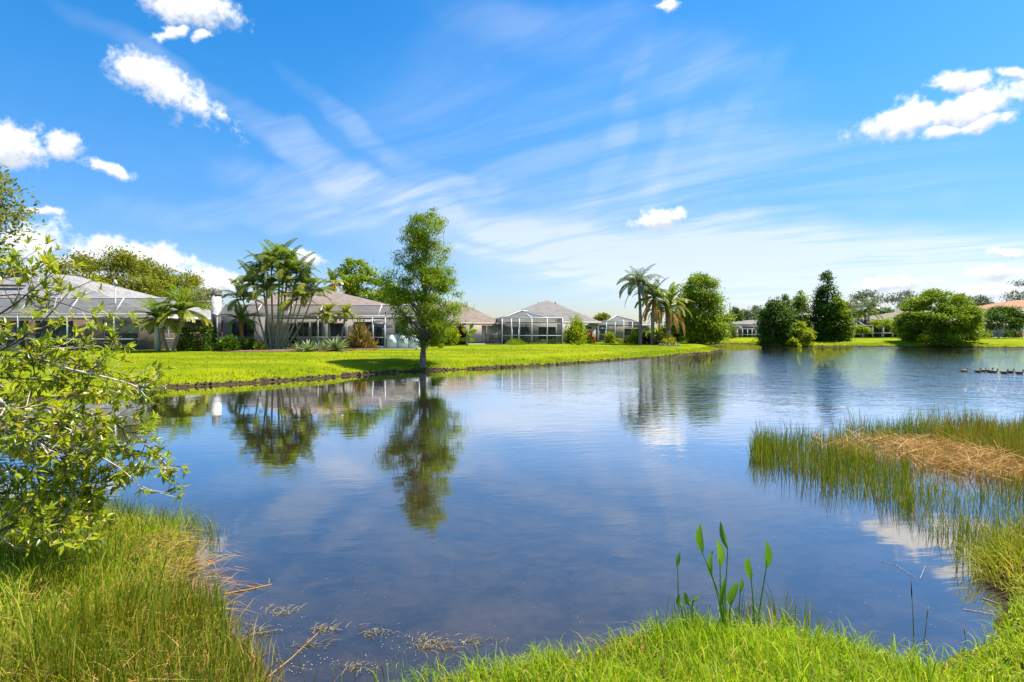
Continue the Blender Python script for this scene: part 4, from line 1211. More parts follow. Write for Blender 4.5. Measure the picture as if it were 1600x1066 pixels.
DRA = [(8, ('frond_yellow', 78, 10), dict(n=14, ll=.30, lw=.09, ld=.1), None), (12, ('frond_yellow', 40, -45), dict(n=14, ll=.3, lw=.09, ld=.2), None), (9, ('frond_yellow', 5, -75), dict(n=14, ll=.28, lw=.09, ld=.2), None)]
palm('small_palm', 'small palm with shaggy light head before the cage, nearer the palm clump', base_at(514, 543, 45.6), top_at(511, 492, 45.6), 0.075, 0.085, 'bark_palm', DRA, 1.2, 0.12, 'small shaggy palms before the cage')
palm('small_palm', 'small palm with shaggy light head before the cage, nearer the reddish croton', base_at(534, 543, 46.0), top_at(541, 490, 46.0), 0.07, 0.08, 'bark_palm', DRA, 1.0, -0.1, 'small shaggy palms before the cage')
palm('fan_palm', 'palm top with hanging yellow fronds showing above the pink roof', (at(521, 62), 62, ZG), top_at(520, 443, 62), 0.16, 0.14, 'bark_palm',
     [(8, ('frond_green', 78, 25), dict(n=18, ll=.24, lw=.05, ld=.2), None), (9, ('frond_yellow', 40, -50), dict(n=18, ll=.24, lw=.05, ld=.3), None), (8, ('frond_dead', -20, -85), dict(n=18, ll=.2, lw=.05, ld=.3), 'yellowed hanging frond')], 1.9)
Yq = 60.0
palm('queen_palm', 'tall queen palm with drooping grey-green fronds at the tip of the lawn', base_at(1000.5, 536, Yq), top_at(998, 446, Yq), 0.19, 0.13, 'bark_palm',
     [(5, ('frond_grey', 80, 10), dict(n=34, ll=.2, lw=.026, ld=.5), None), (11, ('frond_grey', 62, -55), dict(n=34, ll=.21, lw=.026, ld=.75), None), (10, ('frond_grey', 30, -84), dict(n=34, ll=.21, lw=.026, ld=.8), None), (3, ('frond_dead', -30, -88), dict(n=24, ll=.16, lw=.022, ld=.6), 'yellow dead frond')], 3.0, 0.1)
palm('queen_palm', 'queen palm with orange dead fronds hanging against its trunk', base_at(1019.5, 537, Yq - .6), top_at(1022, 466, Yq - .6), 0.20, 0.17, 'bark_palm',
     [(6, ('frond_green', 80, 20), dict(n=30, ll=.21, lw=.028, ld=.4), None), (12, ('frond_green', 58, -45), dict(n=30, ll=.21, lw=.028, ld=.6), None), (9, ('frond_green', 20, -78), dict(n=30, ll=.21, lw=.028, ld=.6), None), (9, ('frond_dead', -45, -88), dict(n=24, ll=.14, lw=.035, ld=.4), 'orange dead frond')], 2.6, -0.05)
palm('phoenix_palm', 'spreading date palm with golden arching fronds left of the broad conical tree', base_at(1046, 535, 61.5), top_at(1043, 482, 61.5), 0.28, 0.26, 'bark_palm',
     [(10, ('frond_green', 80, 20), dict(n=34, ll=.15, lw=.027, ld=.1), None), (16, ('frond_yellow', 55, -35), dict(n=34, ll=.15, lw=.027, ld=.2), None), (14, ('frond_yellow', 25, -75), dict(n=34, ll=.15, lw=.027, ld=.3), None), (8, ('frond_dead', -15, -85), dict(n=30, ll=.14, lw=.02, ld=.3), 'golden dying frond')], 3.3)
palm('queen_palm', 'grey-fronded palm on the far shore behind the tree group', base_at(1352, 528, 97), top_at(1352, 487, 97), 0.2, 0.17, 'bark_palm',
     [(6, ('frond_grey', 78, 15), dict(n=26, ll=.2, lw=.03, ld=.5), None), (10, ('frond_grey', 45, -55), dict(n=26, ll=.2, lw=.03, ld=.7), None), (7, ('frond_olive' if 'frond_olive' in MATS else 'frond_green', 10, -80), dict(n=26, ll=.2, lw=.03, ld=.7), None)], 3.4)

# ================================================================== SHRUBS AND BEDS
def bush(name, label, px, py, wpx, hpx, n, L, Wd, mat, z=None, Y=None, up=0.7, flat=False, group=None, cat='shrub', box=False):
    zz = ZG if z is None else z
    Y = Y or gy(py, zz)
    x_, w_, h_ = at(px, Y), wpx / F * Y / 2, hpx / F * Y
    zb = float(ground_z(x_, Y)) - 0.02
    root = empty(name, (x_, Y, zb), label, cat, group)
    if box:
        q = rng.uniform(-1, 1, (n, 3))
        f_ = rng.integers(0, 3, n); s_ = np.where(rng.uniform(size=n) < 0.5, -1, 1)
        q[np.arange(n), f_] = s_ * rng.uniform(0.84, 1.0, n)
        outw = np.zeros((n, 3)); outw[np.arange(n), f_] = s_
        P = np.stack([x_ + q[:, 0] * w_, Y + q[:, 1] * w_ * .9, zb + h_ * (0.5 + 0.5 * q[:, 2])], 1)
    else:
        ncl = max(8, n // 60)
        d = unit(ncl); d[:, 2] = np.abs(d[:, 2])
        cc = d * (rng.uniform(0.25, 0.85, (ncl, 1)) ** 0.6)
        ci = rng.integers(0, ncl, n)
        q = cc[ci] + rng.normal(size=(n, 3)) * 0.15
        q[:, 2] = np.abs(q[:, 2])
        outw = q / (np.linalg.norm(q, axis=1, keepdims=True) + 1e-6)
        P = np.stack([x_ + q[:, 0] * w_, Y + q[:, 1] * w_, zb + q[:, 2] * h_], 1)
    A = unit(n) * 0.8 + outw * 0.9; A[:, 2] += up * 0.5
    N = unit(n) * 0.8 + outw * .5; N[:, 2] += 0.7
    s_ = rng.uniform(.7, 1.3, n)
    sb = MB()
    for i in range(6):
        a = rng.uniform(0, 6.28)
        sb.tube([(x_ + .06 * math.cos(a), Y + .06 * math.sin(a), zb - .05), (x_ + w_ * .3 * math.cos(a), Y + w_ * .3 * math.sin(a), zb + h_ * .4), (x_ + w_ * .55 * math.cos(a), Y + w_ * .55 * math.sin(a), zb + h_ * .75)], [0.03, .02, .008], 5, False)
    sb.build('stem', MATS['bark_oak'], root)
    MB().leaves(P, A, N, L * s_, Wd * s_).build('foliage', MATS[mat], root)
    return root

bush('hedge', 'clipped dark green hedge block between the date palms and the chimney', 308, 551, 42, 35, 5200, .16, .09, 'leaf_deep', box=True, cat='hedge', Y=42.5)
bush('shrub', 'dark shrub at the left foot of the orange palm', 356, 549, 34, 22, 1500, .2, .09, 'leaf_deep')
bush('shrub', 'dark shrub between the orange palm and the palm clump', 385, 548, 26, 20, 1100, .2, .09, 'leaf_deep')
bush('shrub', 'low green strap-leaved shrub at the left foot of the palm clump', 406, 548, 24, 10, 500, .28, .05, 'leaf_bright')
bush('croton_shrub', 'croton with red and cream leaves left of the screen door', 563, 546, 42, 33, 620, .55, .12, 'croton', up=1.9)
bush('shrub', 'dark shrub under the croton at the cage foot', 548, 545, 26, 16, 700, .2, .09, 'leaf_deep', Y=47.9 - 1.3)
bush('shrub', 'dark green shrub right behind the cypress trunk', 680, 543, 32, 50, 3000, .22, .1, 'leaf_deep', Y=53)
bush('shrub', 'yellow-green rounded shrub right of the cypress trunk', 703, 541, 30, 34, 2000, .22, .1, 'leaf_lime', Y=54)
bush('shrub', 'tiny yellow-green ball shrub on the lawn right of the cypress', 690, 544, 12, 8, 300, .12, .06, 'leaf_lime', Y=49)
bush('red_shrub', 'reddish-brown leaved shrub left of the upright banana plant', 720, 539, 16, 36, 900, .34, .13, 'burgundy_leaf', Y=56)
bush('shrub', 'grassy green mound on the lawn before the hipped cage, left of its door', 806, 539, 40, 8, 1100, .22, .03, 'leaf_bright', up=1.6)
bush('shrub', 'low grassy mound before the hipped cage, right of its door', 850, 537.5, 22, 6, 600, .2, .03, 'leaf_bright', up=1.6)
bush('shrub', 'small round green tuft at the right corner of the hipped cage', 867, 538, 14, 8, 450, .2, .03, 'leaf_bright', up=1.6)
bush('tall_shrub', 'tall green shrub with pale flower tips covering the peaked house wall', 900, 536, 40, 40, 3400, .26, .10, 'leaf_lime', Y=61)
bush('red_shrub', 'shrub with coral red top right of the tall green shrub', 921, 536, 16, 20, 900, .22, .1, 'red_leaf', Y=62)
bush('shrub', 'dark green low shrub under the coral red one', 919, 536, 18, 11, 500, .2, .1, 'leaf_deep', Y=61.4)
bush('red_shrub', 'small burgundy bush on the lawn before the tall green shrub', 893, 537.5, 10, 11, 450, .18, .08, 'burgundy_leaf')
bush('shrub', 'low grassy mound beside the burgundy bush', 904, 539.5, 22, 8, 700, .2, .03, 'leaf_bright', up=1.6)
bush('shrub', 'round yellow-green bush before the small peaked cage', 953, 534, 19, 17, 1500, .2, .07, 'leaf_lime', Y=62.5)
bush('shrub', 'low yellowish flowers right of the round bush by the small cage', 968, 534, 12, 7, 350, .16, .06, 'grass_yellow', Y=62.5)
bush('red_shrub', 'low reddish plant at the right foot of the small cage', 980, 535, 9, 7, 260, .16, .08, 'red_leaf', Y=62.5)
bush('shrub', 'light green shrub at the left foot of the queen palm', 991, 534, 20, 22, 1300, .24, .1, 'leaf_lime', Y=61.5)
bush('shrub', 'light green shrub between the two queen palm trunks', 1009, 535, 18, 20, 1000, .24, .1, 'leaf_lime', Y=61.8)
bush('red_shrub', 'dark burgundy plant low between the queen palm trunks', 1009, 537, 14, 10, 350, .24, .1, 'burgundy_leaf', Y=60.5)
bush('shrub', 'rounded grey-green shrub right of the queen palms', 1033, 537, 26, 28, 2200, .22, .1, 'leaf_olive', Y=59)
bush('shrub', 'small bright shrub on the stone-edged bed at the lawn tip', 1047, 540, 22, 12, 500, .26, .08, 'grass_yellow', Y=57.5)
bush('shrub', 'bush at the foot of the broad conical tree', 1088, 534, 20, 12, 700, .26, .12, 'leaf_olive', Y=64.5)
bush('water_shrub', 'bright broad-leaved plant in the water under the shore group', 1240, 544.5, 20, 14, 420, .5, .2, 'leaf_lime', z=0.0, Y=71.8)
bush('red_shrub', 'dark red shrub before the beige house at the right', 1543, 527, 12, 9, 300, .26, .12, 'burgundy_leaf', Y=95)
bush('shrub', 'dark round shrub before the beige house near its white column', 1578, 527, 18, 12, 600, .26, .12, 'leaf_deep', Y=94.6)
bush('shrub', 'peach-flowered shrub before the beige house door', 1592, 527, 14, 9, 350, .26, .12, 'croton', Y=94)

def rosette(label, px, py, n, L, mat='agave', z=None, group='silvery rosettes under the palms'):
    zz = ZG if z is None else z
    Y = gy(py, zz); x_ = at(px, Y); zb = float(ground_z(x_, Y))
    root = empty('agave', (x_, Y, zb), label, 'agave', group)
    me = AG
    for i in range(n):
        o = link('leaf', me, root)
        o.rotation_euler = (rnd.uniform(-.15, .15), -R(rnd.uniform(12, 82)), 2.4 * i + rnd.uniform(-.2, .2))
        s_ = L * rnd.uniform(.75, 1.1)
        o.scale = (s_, s_, s_)
        o.location = (0, 0, 0.03)
    return root
mb = MB()
rows = 6
V_, Q_ = [], []
for i in range(rows):
    s_ = i / (rows - 1)
    w_ = 0.075 * (1 - s_) ** 0.5 * (0.6 + 0.8 * s_) + 0.002
    zc = -0.25 * s_ ** 2
    V_ += [(s_, -w_, zc + .03), (s_, 0, zc), (s_, w_, zc + .03)]
for i in range(rows - 1):
    Q_ += [(3 * i, 3 * i + 1, 3 * i + 4, 3 * i + 3), (3 * i + 1, 3 * i + 2, 3 * i + 5, 3 * i + 4)]
AG = mb.add(V_, Q_).mesh('leaf', MATS['agave'], None, True)
for lab, px_, py_, n_, L_ in [('silvery spiky rosette nearest the palm clump', 467, 549.5, 30, .85), ('silvery spiky rosette second from the palm clump', 481, 550, 34, 1.0),
                              ('silvery spiky rosette in the middle of the row under the small palms', 497, 549, 30, .85), ('silvery spiky rosette third from the croton', 509, 548.5, 26, .8),
                              ('tallest silvery spiky rosette, beside the croton bed', 526, 549.5, 44, 1.25), ('small silvery rosette at the back of the row, behind the tallest', 518, 546, 24, .8)]:
    rosette(lab, px_, py_, n_, L_)

# mulch strips of the beds
for x0_, x1_, y_ in ((338, 545, 549.5), (545, 585, 547)):
    Y0 = gy(y_, ZG); n_ = 40
    top_, V_, Q_ = 0, [], []
    for i in range(n_ + 1):
        px_ = x0_ + (x1_ - x0_) * i / n_
        for j, dd in enumerate((-0.5, 0.3, 1.2, 2.4)):
            yy = Y0 + dd + 0.15 * math.sin(i * 1.3 + j)
            xx = at(px_, Y0)
            V_.append((xx, yy, float(ground_z(xx, yy)) + (0.012 if j == 0 else 0.06) + 0.02 * rnd.random()))
    for i in range(n_):
        for j in range(3):
            a = i * 4 + j
            Q_.append((a, a + 4, a + 5, a + 1))
    tag(MB().add(V_, Q_).build('mulch_bed', MATS['mulch'], None, True), kind='structure')

# upright banana-like plant
bp = empty('banana_plant', (at(729.5, 54), 54, ZG - .05), 'upright plant with one big paddle leaf before the tan wall', 'plant')
MB().tube([(at(729.5, 54), 54, ZG - .1), (at(730, 54), 54, ZG + 1.0), (at(733, 54), 54, ZG + 1.9)], [.13, .10, .06], 8).build('stem', MATS['bark_green'], bp, True)
for i, (a, L_, tip) in enumerate([((732, 515), 1.0, (740, 505)), ((730, 522), .9, (722, 512)), ((731, 520), .8, (745, 516)), ((730, 526), .7, (737, 522)), ((730, 530), .6, (742, 533)), ((729, 531), .6, (719, 530))]):
    A_, T_ = p3(*a, 54), p3(*tip, 54) + Vector((0, rnd.uniform(-.5, .3), 0))
    d_ = T_ - A_; side = d_.cross(Vector((0, 1, 0.4))).normalized() * 0.20
    V_, Q_ = [], []
    for j in range(6):
        s_ = j / 5; w_ = math.sin(math.pi * (0.08 + 0.9 * s_)) ** 0.7
        c_ = A_ + d_ * s_
        V_ += [tuple(c_ - side * w_), tuple(c_ + Vector((0, .05, -.03))), tuple(c_ + side * w_)]
    for j in range(5): Q_ += [(3 * j, 3 * j + 1, 3 * j + 4, 3 * j + 3), (3 * j + 1, 3 * j + 2, 3 * j + 5, 3 * j + 4)]
    MB().add(V_, Q_).build('leaf', MATS['leaf_bright'], bp, True)

# ================================================================== SMALL THINGS ON THE FAR LAWN
def local_thing(name, loc, label, cat, group=None, rz=0):
    o = empty(name, loc, label, cat, group)
    o.rotation_euler.z = rz
    return o
def part(mb, name, mat, parent, smooth=False):
    o = link(name, mb.mesh(name, MATS[mat], None, smooth), parent)
    ORG[o.name] = Vector((0, 0, 0))
    return o

def bench(loc, label, rz=0):
    b = local_thing('bench', loc, label, 'bench', None, rz)
    for i in range(4): part(MB().box(-.62, .62, -.22 + i * .115, -.13 + i * .115, .42, .45), 'seat_slat', 'dark_metal', b)
    part(MB().bar((-.62, .27, .84), (.62, .27, .84), .05), 'top_rail', 'dark_metal', b)
    part(MB().bar((-.62, .25, .55), (.62, .25, .55), .04), 'lower_rail', 'dark_metal', b)
    for i in range(9):
        x_ = -.54 + i * .135
        part(MB().bar((x_, .25, .56), (x_, .27, .83), .022), 'back_bar', 'dark_metal', b)
    for s_ in (-1, 1):
        part(MB().bar((s_ * .62, -.24, 0), (s_ * .62, -.22, .64), .045), 'leg', 'dark_metal', b)
        part(MB().bar((s_ * .62, .28, 0), (s_ * .62, .25, .5), .045).bar((s_ * .62, .25, .5), (s_ * .62, .28, .86), .045), 'leg', 'dark_metal', b)
        part(MB().bar((s_ * .62, -.26, .64), (s_ * .62, .27, .66), .05, .03), 'armrest', 'dark_metal', b)
    return b
bench((at(773.5, 60.2), 60.4, ZG + .03), 'dark metal bench against the tan wall right of the double doors', R(180) * 0)

def chair(loc, label, rz, mat='wicker', group='patio chairs'):
    c = local_thing('patio_chair', loc, label, 'chair', group, rz)
    part(MB().box(-.28, .28, -.28, .26, .36, .45), 'seat', mat, c)
    bk = MB(); bk.slab([(-.28, .24, .45), (.28, .24, .45), (.25, .38, .98), (-.25, .38, .98)], (0, .06, .01))
    part(bk, 'backrest', mat, c)
    for sx in (-1, 1):
        part(MB().box(sx * .31 - .035, sx * .31 + .035, -.28, .30, .60, .66), 'armrest', mat, c)
        for yy in (-.25, .26):
            part(MB().bar((sx * .29, yy, 0), (sx * .30, yy, .60), .05), 'leg', mat, c)
    return c
chair((at(820, 60.2), 60.2, ZG + .02), 'brown wicker chair inside the hipped cage, facing the tan house', R(-70))
chair((at(827, 61.6), 61.6, ZG + .02), 'brown wicker chair deeper inside the hipped cage', R(40))
chair((at(1548, 96.4), 96.6, ZG + .1), 'dark patio chair on the beige house porch left of the table', R(80))
chair((at(1571, 96.4), 96.6, ZG + .1), 'dark patio chair on the beige house porch right of the table', R(-80))

def table(loc, label, mat='dark_metal'):
    tb = local_thing('patio_table', loc, label, 'table')
    part(MB().tube([(0, 0, .70), (0, 0, .74)], .75, 24), 'tabletop', mat, tb)
    for i in range(4):
        a = i * math.pi / 2 + .6
        part(MB().bar((.5 * math.cos(a), .5 * math.sin(a), 0), (.42 * math.cos(a), .42 * math.sin(a), .70), .05), 'leg', mat, tb)
    return tb
table((at(1560, 96.6), 97.6, ZG + .1), 'dark round patio table on the beige house porch')
table((at(596, 48.6), 49.0, ZG + .02), 'round patio table under the umbrella behind the screen door')

u_ = local_thing('patio_umbrella', (at(593, 48.6), 48.6, ZG + .02), 'grey-blue patio umbrella open behind the screen door of the white house', 'umbrella')
part(MB().tube([(0, 0, 0), (0, 0, 2.25)], .025, 8), 'pole', 'white_metal', u_)
V_, T_ = [(0, 0, 2.28)], []
for i in range(16):
    a = i * math.pi / 8; rr_ = 1.15 * (1.0 if i % 2 == 0 else .94)
    V_.append((rr_ * math.cos(a), rr_ * math.sin(a), 1.83)); 
for i in range(16): T_.append((0, 1 + i, 1 + (i + 1) % 16))
vb = len(V_)
for i in range(16):
    x_, y_, z_ = V_[1 + i]; V_.append((x_, y_, z_ - .13))
Q_ = [(1 + i, vb + i, vb + (i + 1) % 16, 1 + (i + 1) % 16) for i in range(16)]
part(MB().add(V_, Q_, T_), 'canopy', 'umbrella_cloth', u_)
for i in range(8):
    a = i * math.pi / 4
    part(MB().bar((0, 0, 2.24), (1.12 * math.cos(a), 1.12 * math.sin(a), 1.80), .015), 'rib', 'white_metal', u_)
part(MB().tube([(0, 0, 0), (0, 0, .10)], .25, 12), 'base', 'dark_metal', u_)

def pot(px, py, Y, r_, h_, label, mat, group=None):
    x_ = at(px, Y); zb = float(ground_z(x_, Y))
    p = local_thing('plant_pot', (x_, Y, zb), label, 'pot', group)
    mb = MB().tube([(0, 0, 0), (0, 0, h_ * .88), (0, 0, h_ * .88), (0, 0, h_), (0, 0, h_ * .93)], [r_ * .72, r_ * .95, r_ * 1.06, r_ * 1.06, r_ * .85], 14)
    part(mb, 'pot', mat, p)
    part(MB().tube([(0, 0, h_ * .9), (0, 0, h_ * .94)], r_ * .84, 14), 'soil', 'mulch', p)
    return p
pot(714, 541, 57, .30, .48, 'black plant pot left of the banana plant, the left one of two', 'dark_metal')
pot(722.5, 541, 57, .34, .55, 'black plant pot just left of the banana plant, the right one of two', 'dark_metal')
pot(787, 537, 59.9, .32, .5, 'round dark pot inside the left corner of the hipped cage', 'dark_metal')

pf = empty('picket_fence', (at(283, 52), 52, ZG), 'short white picket fence far back between date palms and hedge', 'fence')
for i in range(9):
    x_ = at(272 + i * 2.6, 52)
    MB().slab([(x_ - .05, 52, ZG - .1), (x_ + .05, 52, ZG - .1), (x_ + .05, 52, ZG + .75), (x_, 52, ZG + .82), (x_ - .05, 52, ZG + .75)], (0, .03, 0)).build('picket', MATS['white_vinyl'], pf)
for zz in (.2, .6): MB().box(at(271, 52), at(294, 52), 52.032, 52.07, ZG + zz, ZG + zz + .08).build('rail', MATS['white_vinyl'], pf)

# stones round the small bed on the lawn tip
stone_me = []
for s_ in range(4):
    bm_ = unit(40)
    import bmesh
    b2 = bmesh.new()
    bmesh.ops.create_icosphere(b2, subdivisions=1, radius=1)
    for v_ in b2.verts:
        v_.co *= rnd.uniform(.75, 1.1)
    me = bpy.data.meshes.new('edging_stone'); b2.to_mesh(me); b2.free()
    me.materials.append(MATS['stone']); stone_me.append(me)
sb = local_thing('stone_edging', (at(1046, 57), 57, float(ground_z(at(1046, 57), 57))), 'ring of rough stones around the small bed at the lawn tip', 'edging')
for i in range(18):
    a = i * 2 * math.pi / 18
    o = link('stone', stone_me[i % 4], sb)
    o.location = (0.95 * math.cos(a), .7 * math.sin(a), .05); o.rotation_euler = (rnd.random() * 6, rnd.random() * 6, rnd.random() * 6)
    s_ = rnd.uniform(.12, .2); o.scale = (s_ * 1.2, s_, s_ * .8)

# ducks in a loose line on the water
def duck_parts():
    mb = MB()
    # one continuous body: tail - belly - breast - neck - head
    pts = [(-.26, 0, .12), (-.20, 0, .10), (-.10, 0, .075), (0, 0, .07), (.09, 0, .075), (.145, 0, .105), (.165, 0, .16), (.17, 0, .215), (.185, 0, .25), (.215, 0, .262)]
    rad = [.012, .04, .078, .09, .082, .058, .036, .03, .038, .028]
    mb.tube(pts, rad, 10)
    wg = MB()
    for s_ in (-1, 1):
        wg.tube([(.06, s_ * .072, .10), (-.04, s_ * .082, .11), (-.14, s_ * .055, .115), (-.23, s_ * .015, .13)], [.02, .036, .026, .006], 7)
    bk = MB().tube([(.235, 0, .258), (.262, 0, .253), (.285, 0, .25)], [.016, .013, .006], 6)
    return mb, wg, bk
plain('duck_body', (0.20, 0.135, 0.085), 0.8, 0.5, 25)
plain('duck_wing', (0.075, 0.05, 0.035), 0.8, 0.5, 25)
plain('duck_beak', (0.32, 0.12, 0.06), 0.5, 0.1)
plain('duck_tan', (0.42, 0.29, 0.18), 0.8, 0.4, 25)
DL = [(1507, 579.5, 0, 'first duck on the left of the line, apart from the rest, head low'), (1528, 580, 1, 'second duck from the left on the water'), (1536, 579, 0, 'brown duck tucked just behind the second duck'),
      (1546, 579.5, 1, 'duck in the middle of the line, closest behind the pale one'), (1553, 580.5, 0, 'pale-backed duck in the middle of the line'), (1569, 582, 1, 'duck starting the right-hand group of the line'),
      (1579.5, 581, 1, 'duck with raised head in the right-hand group'), (1593, 582.5, 1, 'last duck at the right edge of the picture')]
dm, wm_, bk = duck_parts()
dme = [dm.mesh('body', MATS['duck_body'], None, True), dm.mesh('body', MATS['duck_tan'], None, True)]
wme, bme = wm_.mesh('wing', MATS['duck_wing'], None, True), bk.mesh('beak', MATS['duck_beak'], None, True)
for px_, py_, dk, lab in DL:
    Y_ = gy(py_ + 1.5)
    d_ = local_thing('duck', (at(px_, Y_), Y_, -.015), lab, 'duck', 'ducks in a line on the water', rnd.uniform(-.5, .4))
    d_.scale = (0.88,) * 3
    link('body', dme[0 if dk else 1], d_); link('wing', wme, d_); link('beak', bme, d_)

# ================================================================== BANK EDGE (roots, clods) AND LAWN FRINGE
seg = []
m = len(SH)
for i in range(m):
    a, b = SH[i], SH[(i + 1) % m]
    seg.append((a, b, np.hypot(*(b - a))))
def along_shore(n, ymin=18, ymax=76):
    """random points on the far waterline"""
    ok = [s_ for s_ in seg if min(s_[0][1], s_[1][1]) >= ymin and s_[0][0] < 62 and s_[1][0] < 62 and s_[0][0] > -17]
    ln = np.array([s_[2] for s_ in ok])
    c = rng.choice(len(ok), n, p=ln / ln.sum()); f_ = rng.uniform(size=n)
    A = np.array([ok[i][0] for i in c]); B = np.array([ok[i][1] for i in c])
    P = A + (B - A) * f_[:, None]
    T_ = (B - A) / np.linalg.norm(B - A, axis=1, keepdims=True)
    return P, np.stack([-T_[:, 1], T_[:, 0]], 1)
mb = MB()
P, Nn = along_shore(1100)
for i in range(1100):
    s_ = rng.uniform(.03, .11)
    x_, y_ = P[i] + rng.normal(size=2) * 0.12
    z_ = rng.uniform(-.02, .16)
    b_ = np.array([(0, 0, 1), (.9, 0, -.2), (-.4, .8, -.3), (-.5, -.8, -.2), (.2, .2, -.9)]) * rng.uniform(.6, 1.2, (5, 3)) * s_ * np.array([1.5, 1.2, .8])
    a = rng.uniform(0, 6.28); c_, q_ = math.cos(a), math.sin(a)
    b_ = np.stack([b_[:, 0] * c_ - b_[:, 1] * q_, b_[:, 0] * q_ + b_[:, 1] * c_, b_[:, 2]], 1) + [x_, y_, z_]
    mb.add(b_, None, [(0, 1, 2), (0, 2, 3), (0, 3, 1), (4, 2, 1), (4, 3, 2), (4, 1, 3)])
tag(mb.build('bank_clods', MATS['root']), kind='stuff')

# overhanging grass along the far waterline and sparse tufts over the lawn
P, Nn = along_shore(16000)
d_in = rng.uniform(-.10, 1.2, 16000) ** 1.0
side = np.sign(sdist(P[:, 0] + Nn[:, 0] * .5, P[:, 1] + Nn[:, 1] * .5))
P = P + Nn * (side * d_in)[:, None]
z_ = ground_z(P[:, 0], P[:, 1])
ok = z_ > 0.085
P, z_ = P[ok], z_[ok]
n_ = len(P)
mb = MB().blades(np.column_stack([P, z_ - .02]), rng.uniform(.08, .22, n_), rng.normal(size=(n_, 2)) * .05, rng.uniform(.015, .03, n_), 2)
xs_ = rng.uniform(-26, 24, 60000); ys_ = rng.uniform(20, 60, 60000)
d_ = sdist(xs_, ys_)
ok = (d_ > .1) & (d_ < 15) & (ys_ < 50 + 0.5 * xs_) & (xs_ / ys_ > -0.75)
xs_, ys_ = xs_[ok], ys_[ok]; n_ = len(xs_)
mb.blades(np.column_stack([xs_, ys_, ground_z(xs_, ys_) - .01]), rng.uniform(.05, .10, n_), rng.normal(size=(n_, 2)) * .05, rng.uniform(.02, .05, n_), 2)
tag(mb.build('lawn_grass', MATS['lawn_blade']), kind='stuff')

# golden reeds in the inlet
def in_poly(X, Y, poly):
    inside = np.zeros(X.shape, bool); p = np.array(poly); n = len(p)
    for i in range(n):
        ax, ay = p[i]; bx_, by = p[(i + 1) % n]
        with np.errstate(divide='ignore', invalid='ignore'):
            xi = ax + (Y - ay) * (bx_ - ax) / ((by - ay) if by != ay else 1e-12)
        inside ^= ((ay > Y) != (by > Y)) & (X < xi)
    return inside
def fill(poly, dens, clumpy=0.0, cs=1.5):
    p = np.array(poly); lo, hi = p.min(0), p.max(0)
    n = int((hi - lo).prod() * dens)
    X = rng.uniform(lo[0], hi[0], n); Y = rng.uniform(lo[1], hi[1], n)
    k_ = in_poly(X, Y, p)
    if clumpy:
        k_ &= rng.uniform(size=n) > clumpy * (0.5 - 0.5 * wob(X, Y, cs, 3.0))
    return X[k_], Y[k_]
def pxpoly(pts, z=0.0): return [gp(a, b, z) for a, b in pts]

X_, Y_ = fill([(21.5, 59.5), (24, 58.5), (29, 66), (31.5, 75), (28, 76), (24, 68)], 45, .4, .6)
n_ = len(X_)
tag(MB().blades(np.column_stack([X_, Y_, np.full(n_, -.05)]), rng.uniform(.25, .6, n_), rng.normal(size=(n_, 2)) * .12, .035, 2).build('golden_reeds', MATS['grass_yellow']), kind='stuff')

# ================================================================== NEAR WATER'S EDGE: RUSHES, STRAW, GRASS
def put(X, Y, dz=-.03):
    return np.column_stack([X, Y, np.maximum(ground_z(X, Y), -0.12) + dz])
def rushes(name, mat, X, Y, h0, h1, lean, wd, seg=3, curl=.8, extra=None):
    n = len(X)
    ln = rng.normal(size=(n, 2)) * lean + np.column_stack([wob(X, Y, 3.7, 1.0), wob(X, Y, 3.1, 5.0)]) * lean * .9
    hk = 0.82 + 0.34 * wob(X, Y, 4.3, 2.5)
    if extra is not None: ln += np.array(extra)
    o = MB().blades(put(X, Y), rng.uniform(h0, h1, n) * hk, ln, rng.uniform(wd * .7, wd * 1.3, n), seg, curl).build(name, MATS[mat])
    return tag(o, kind='stuff')

# right-hand reed bed
X_, Y_ = fill(pxpoly([(1170, 722), (1174, 700), (1230, 702), (1330, 718), (1420, 742), (1432, 797), (1385, 788), (1330, 772), (1285, 760), (1240, 742)]), 620, .6, 2.2)
rushes('rush_bed', 'rush', X_, Y_, .45, .95, .07, .010)
X_, Y_ = fill(pxpoly([(1176, 716), (1182, 690), (1290, 684), (1392, 670), (1480, 664), (1660, 672), (1700, 760), (1545, 716), (1430, 694), (1260, 704)]), 420, .5, 1.7)
rushes('rush_bed', 'rush', X_, Y_, .5, 1.0, .08, .011)
X_, Y_ = fill(pxpoly([(1440, 668), (1660, 676), (1700, 768), (1560, 722), (1450, 698)]), 260, .4, 1.7)
rushes('rush_bed', 'rush_brown', X_, Y_, .45, .95, .10, .012)
X_, Y_ = fill(pxpoly([(1330, 724), (1425, 745), (1520, 757), (1680, 772), (1690, 800), (1520, 785), (1430, 770)]), 260, .6, 2.4)
rushes('rush_bed', 'rush', X_, Y_, .4, .8, .09, .010)
# flattened straw between the two stands
straw_poly = pxpoly([(1262, 706), (1320, 696), (1430, 692), (1545, 714), (1680, 748), (1680, 768), (1520, 752), (1440, 740), (1350, 720)])
X_, Y_ = fill(straw_poly, 165, .4, 1.5)
n_ = len(X_)
mb = MB()
zb_ = np.abs(rng.normal(size=n_)) * .10 + .02
th = rng.normal(-0.45, .75, n_) + np.where(rng.uniform(size=n_) < .5, 0, np.pi)
ln = rng.uniform(.25, .75, n_)
mb.blades(np.column_stack([X_, Y_, zb_]), rng.uniform(.02, .34, n_), np.stack([np.cos(th), np.sin(th)], 1) * ln[:, None], rng.uniform(.010, .022, n_), 3, .2)
X2, Y2 = fill(straw_poly, 60, .2)
mb.blades(np.column_stack([X2, Y2, np.zeros(len(X2))]), rng.uniform(.15, .45, len(X2)), rng.normal(size=(len(X2), 2)) * .18, .012, 3, .8)
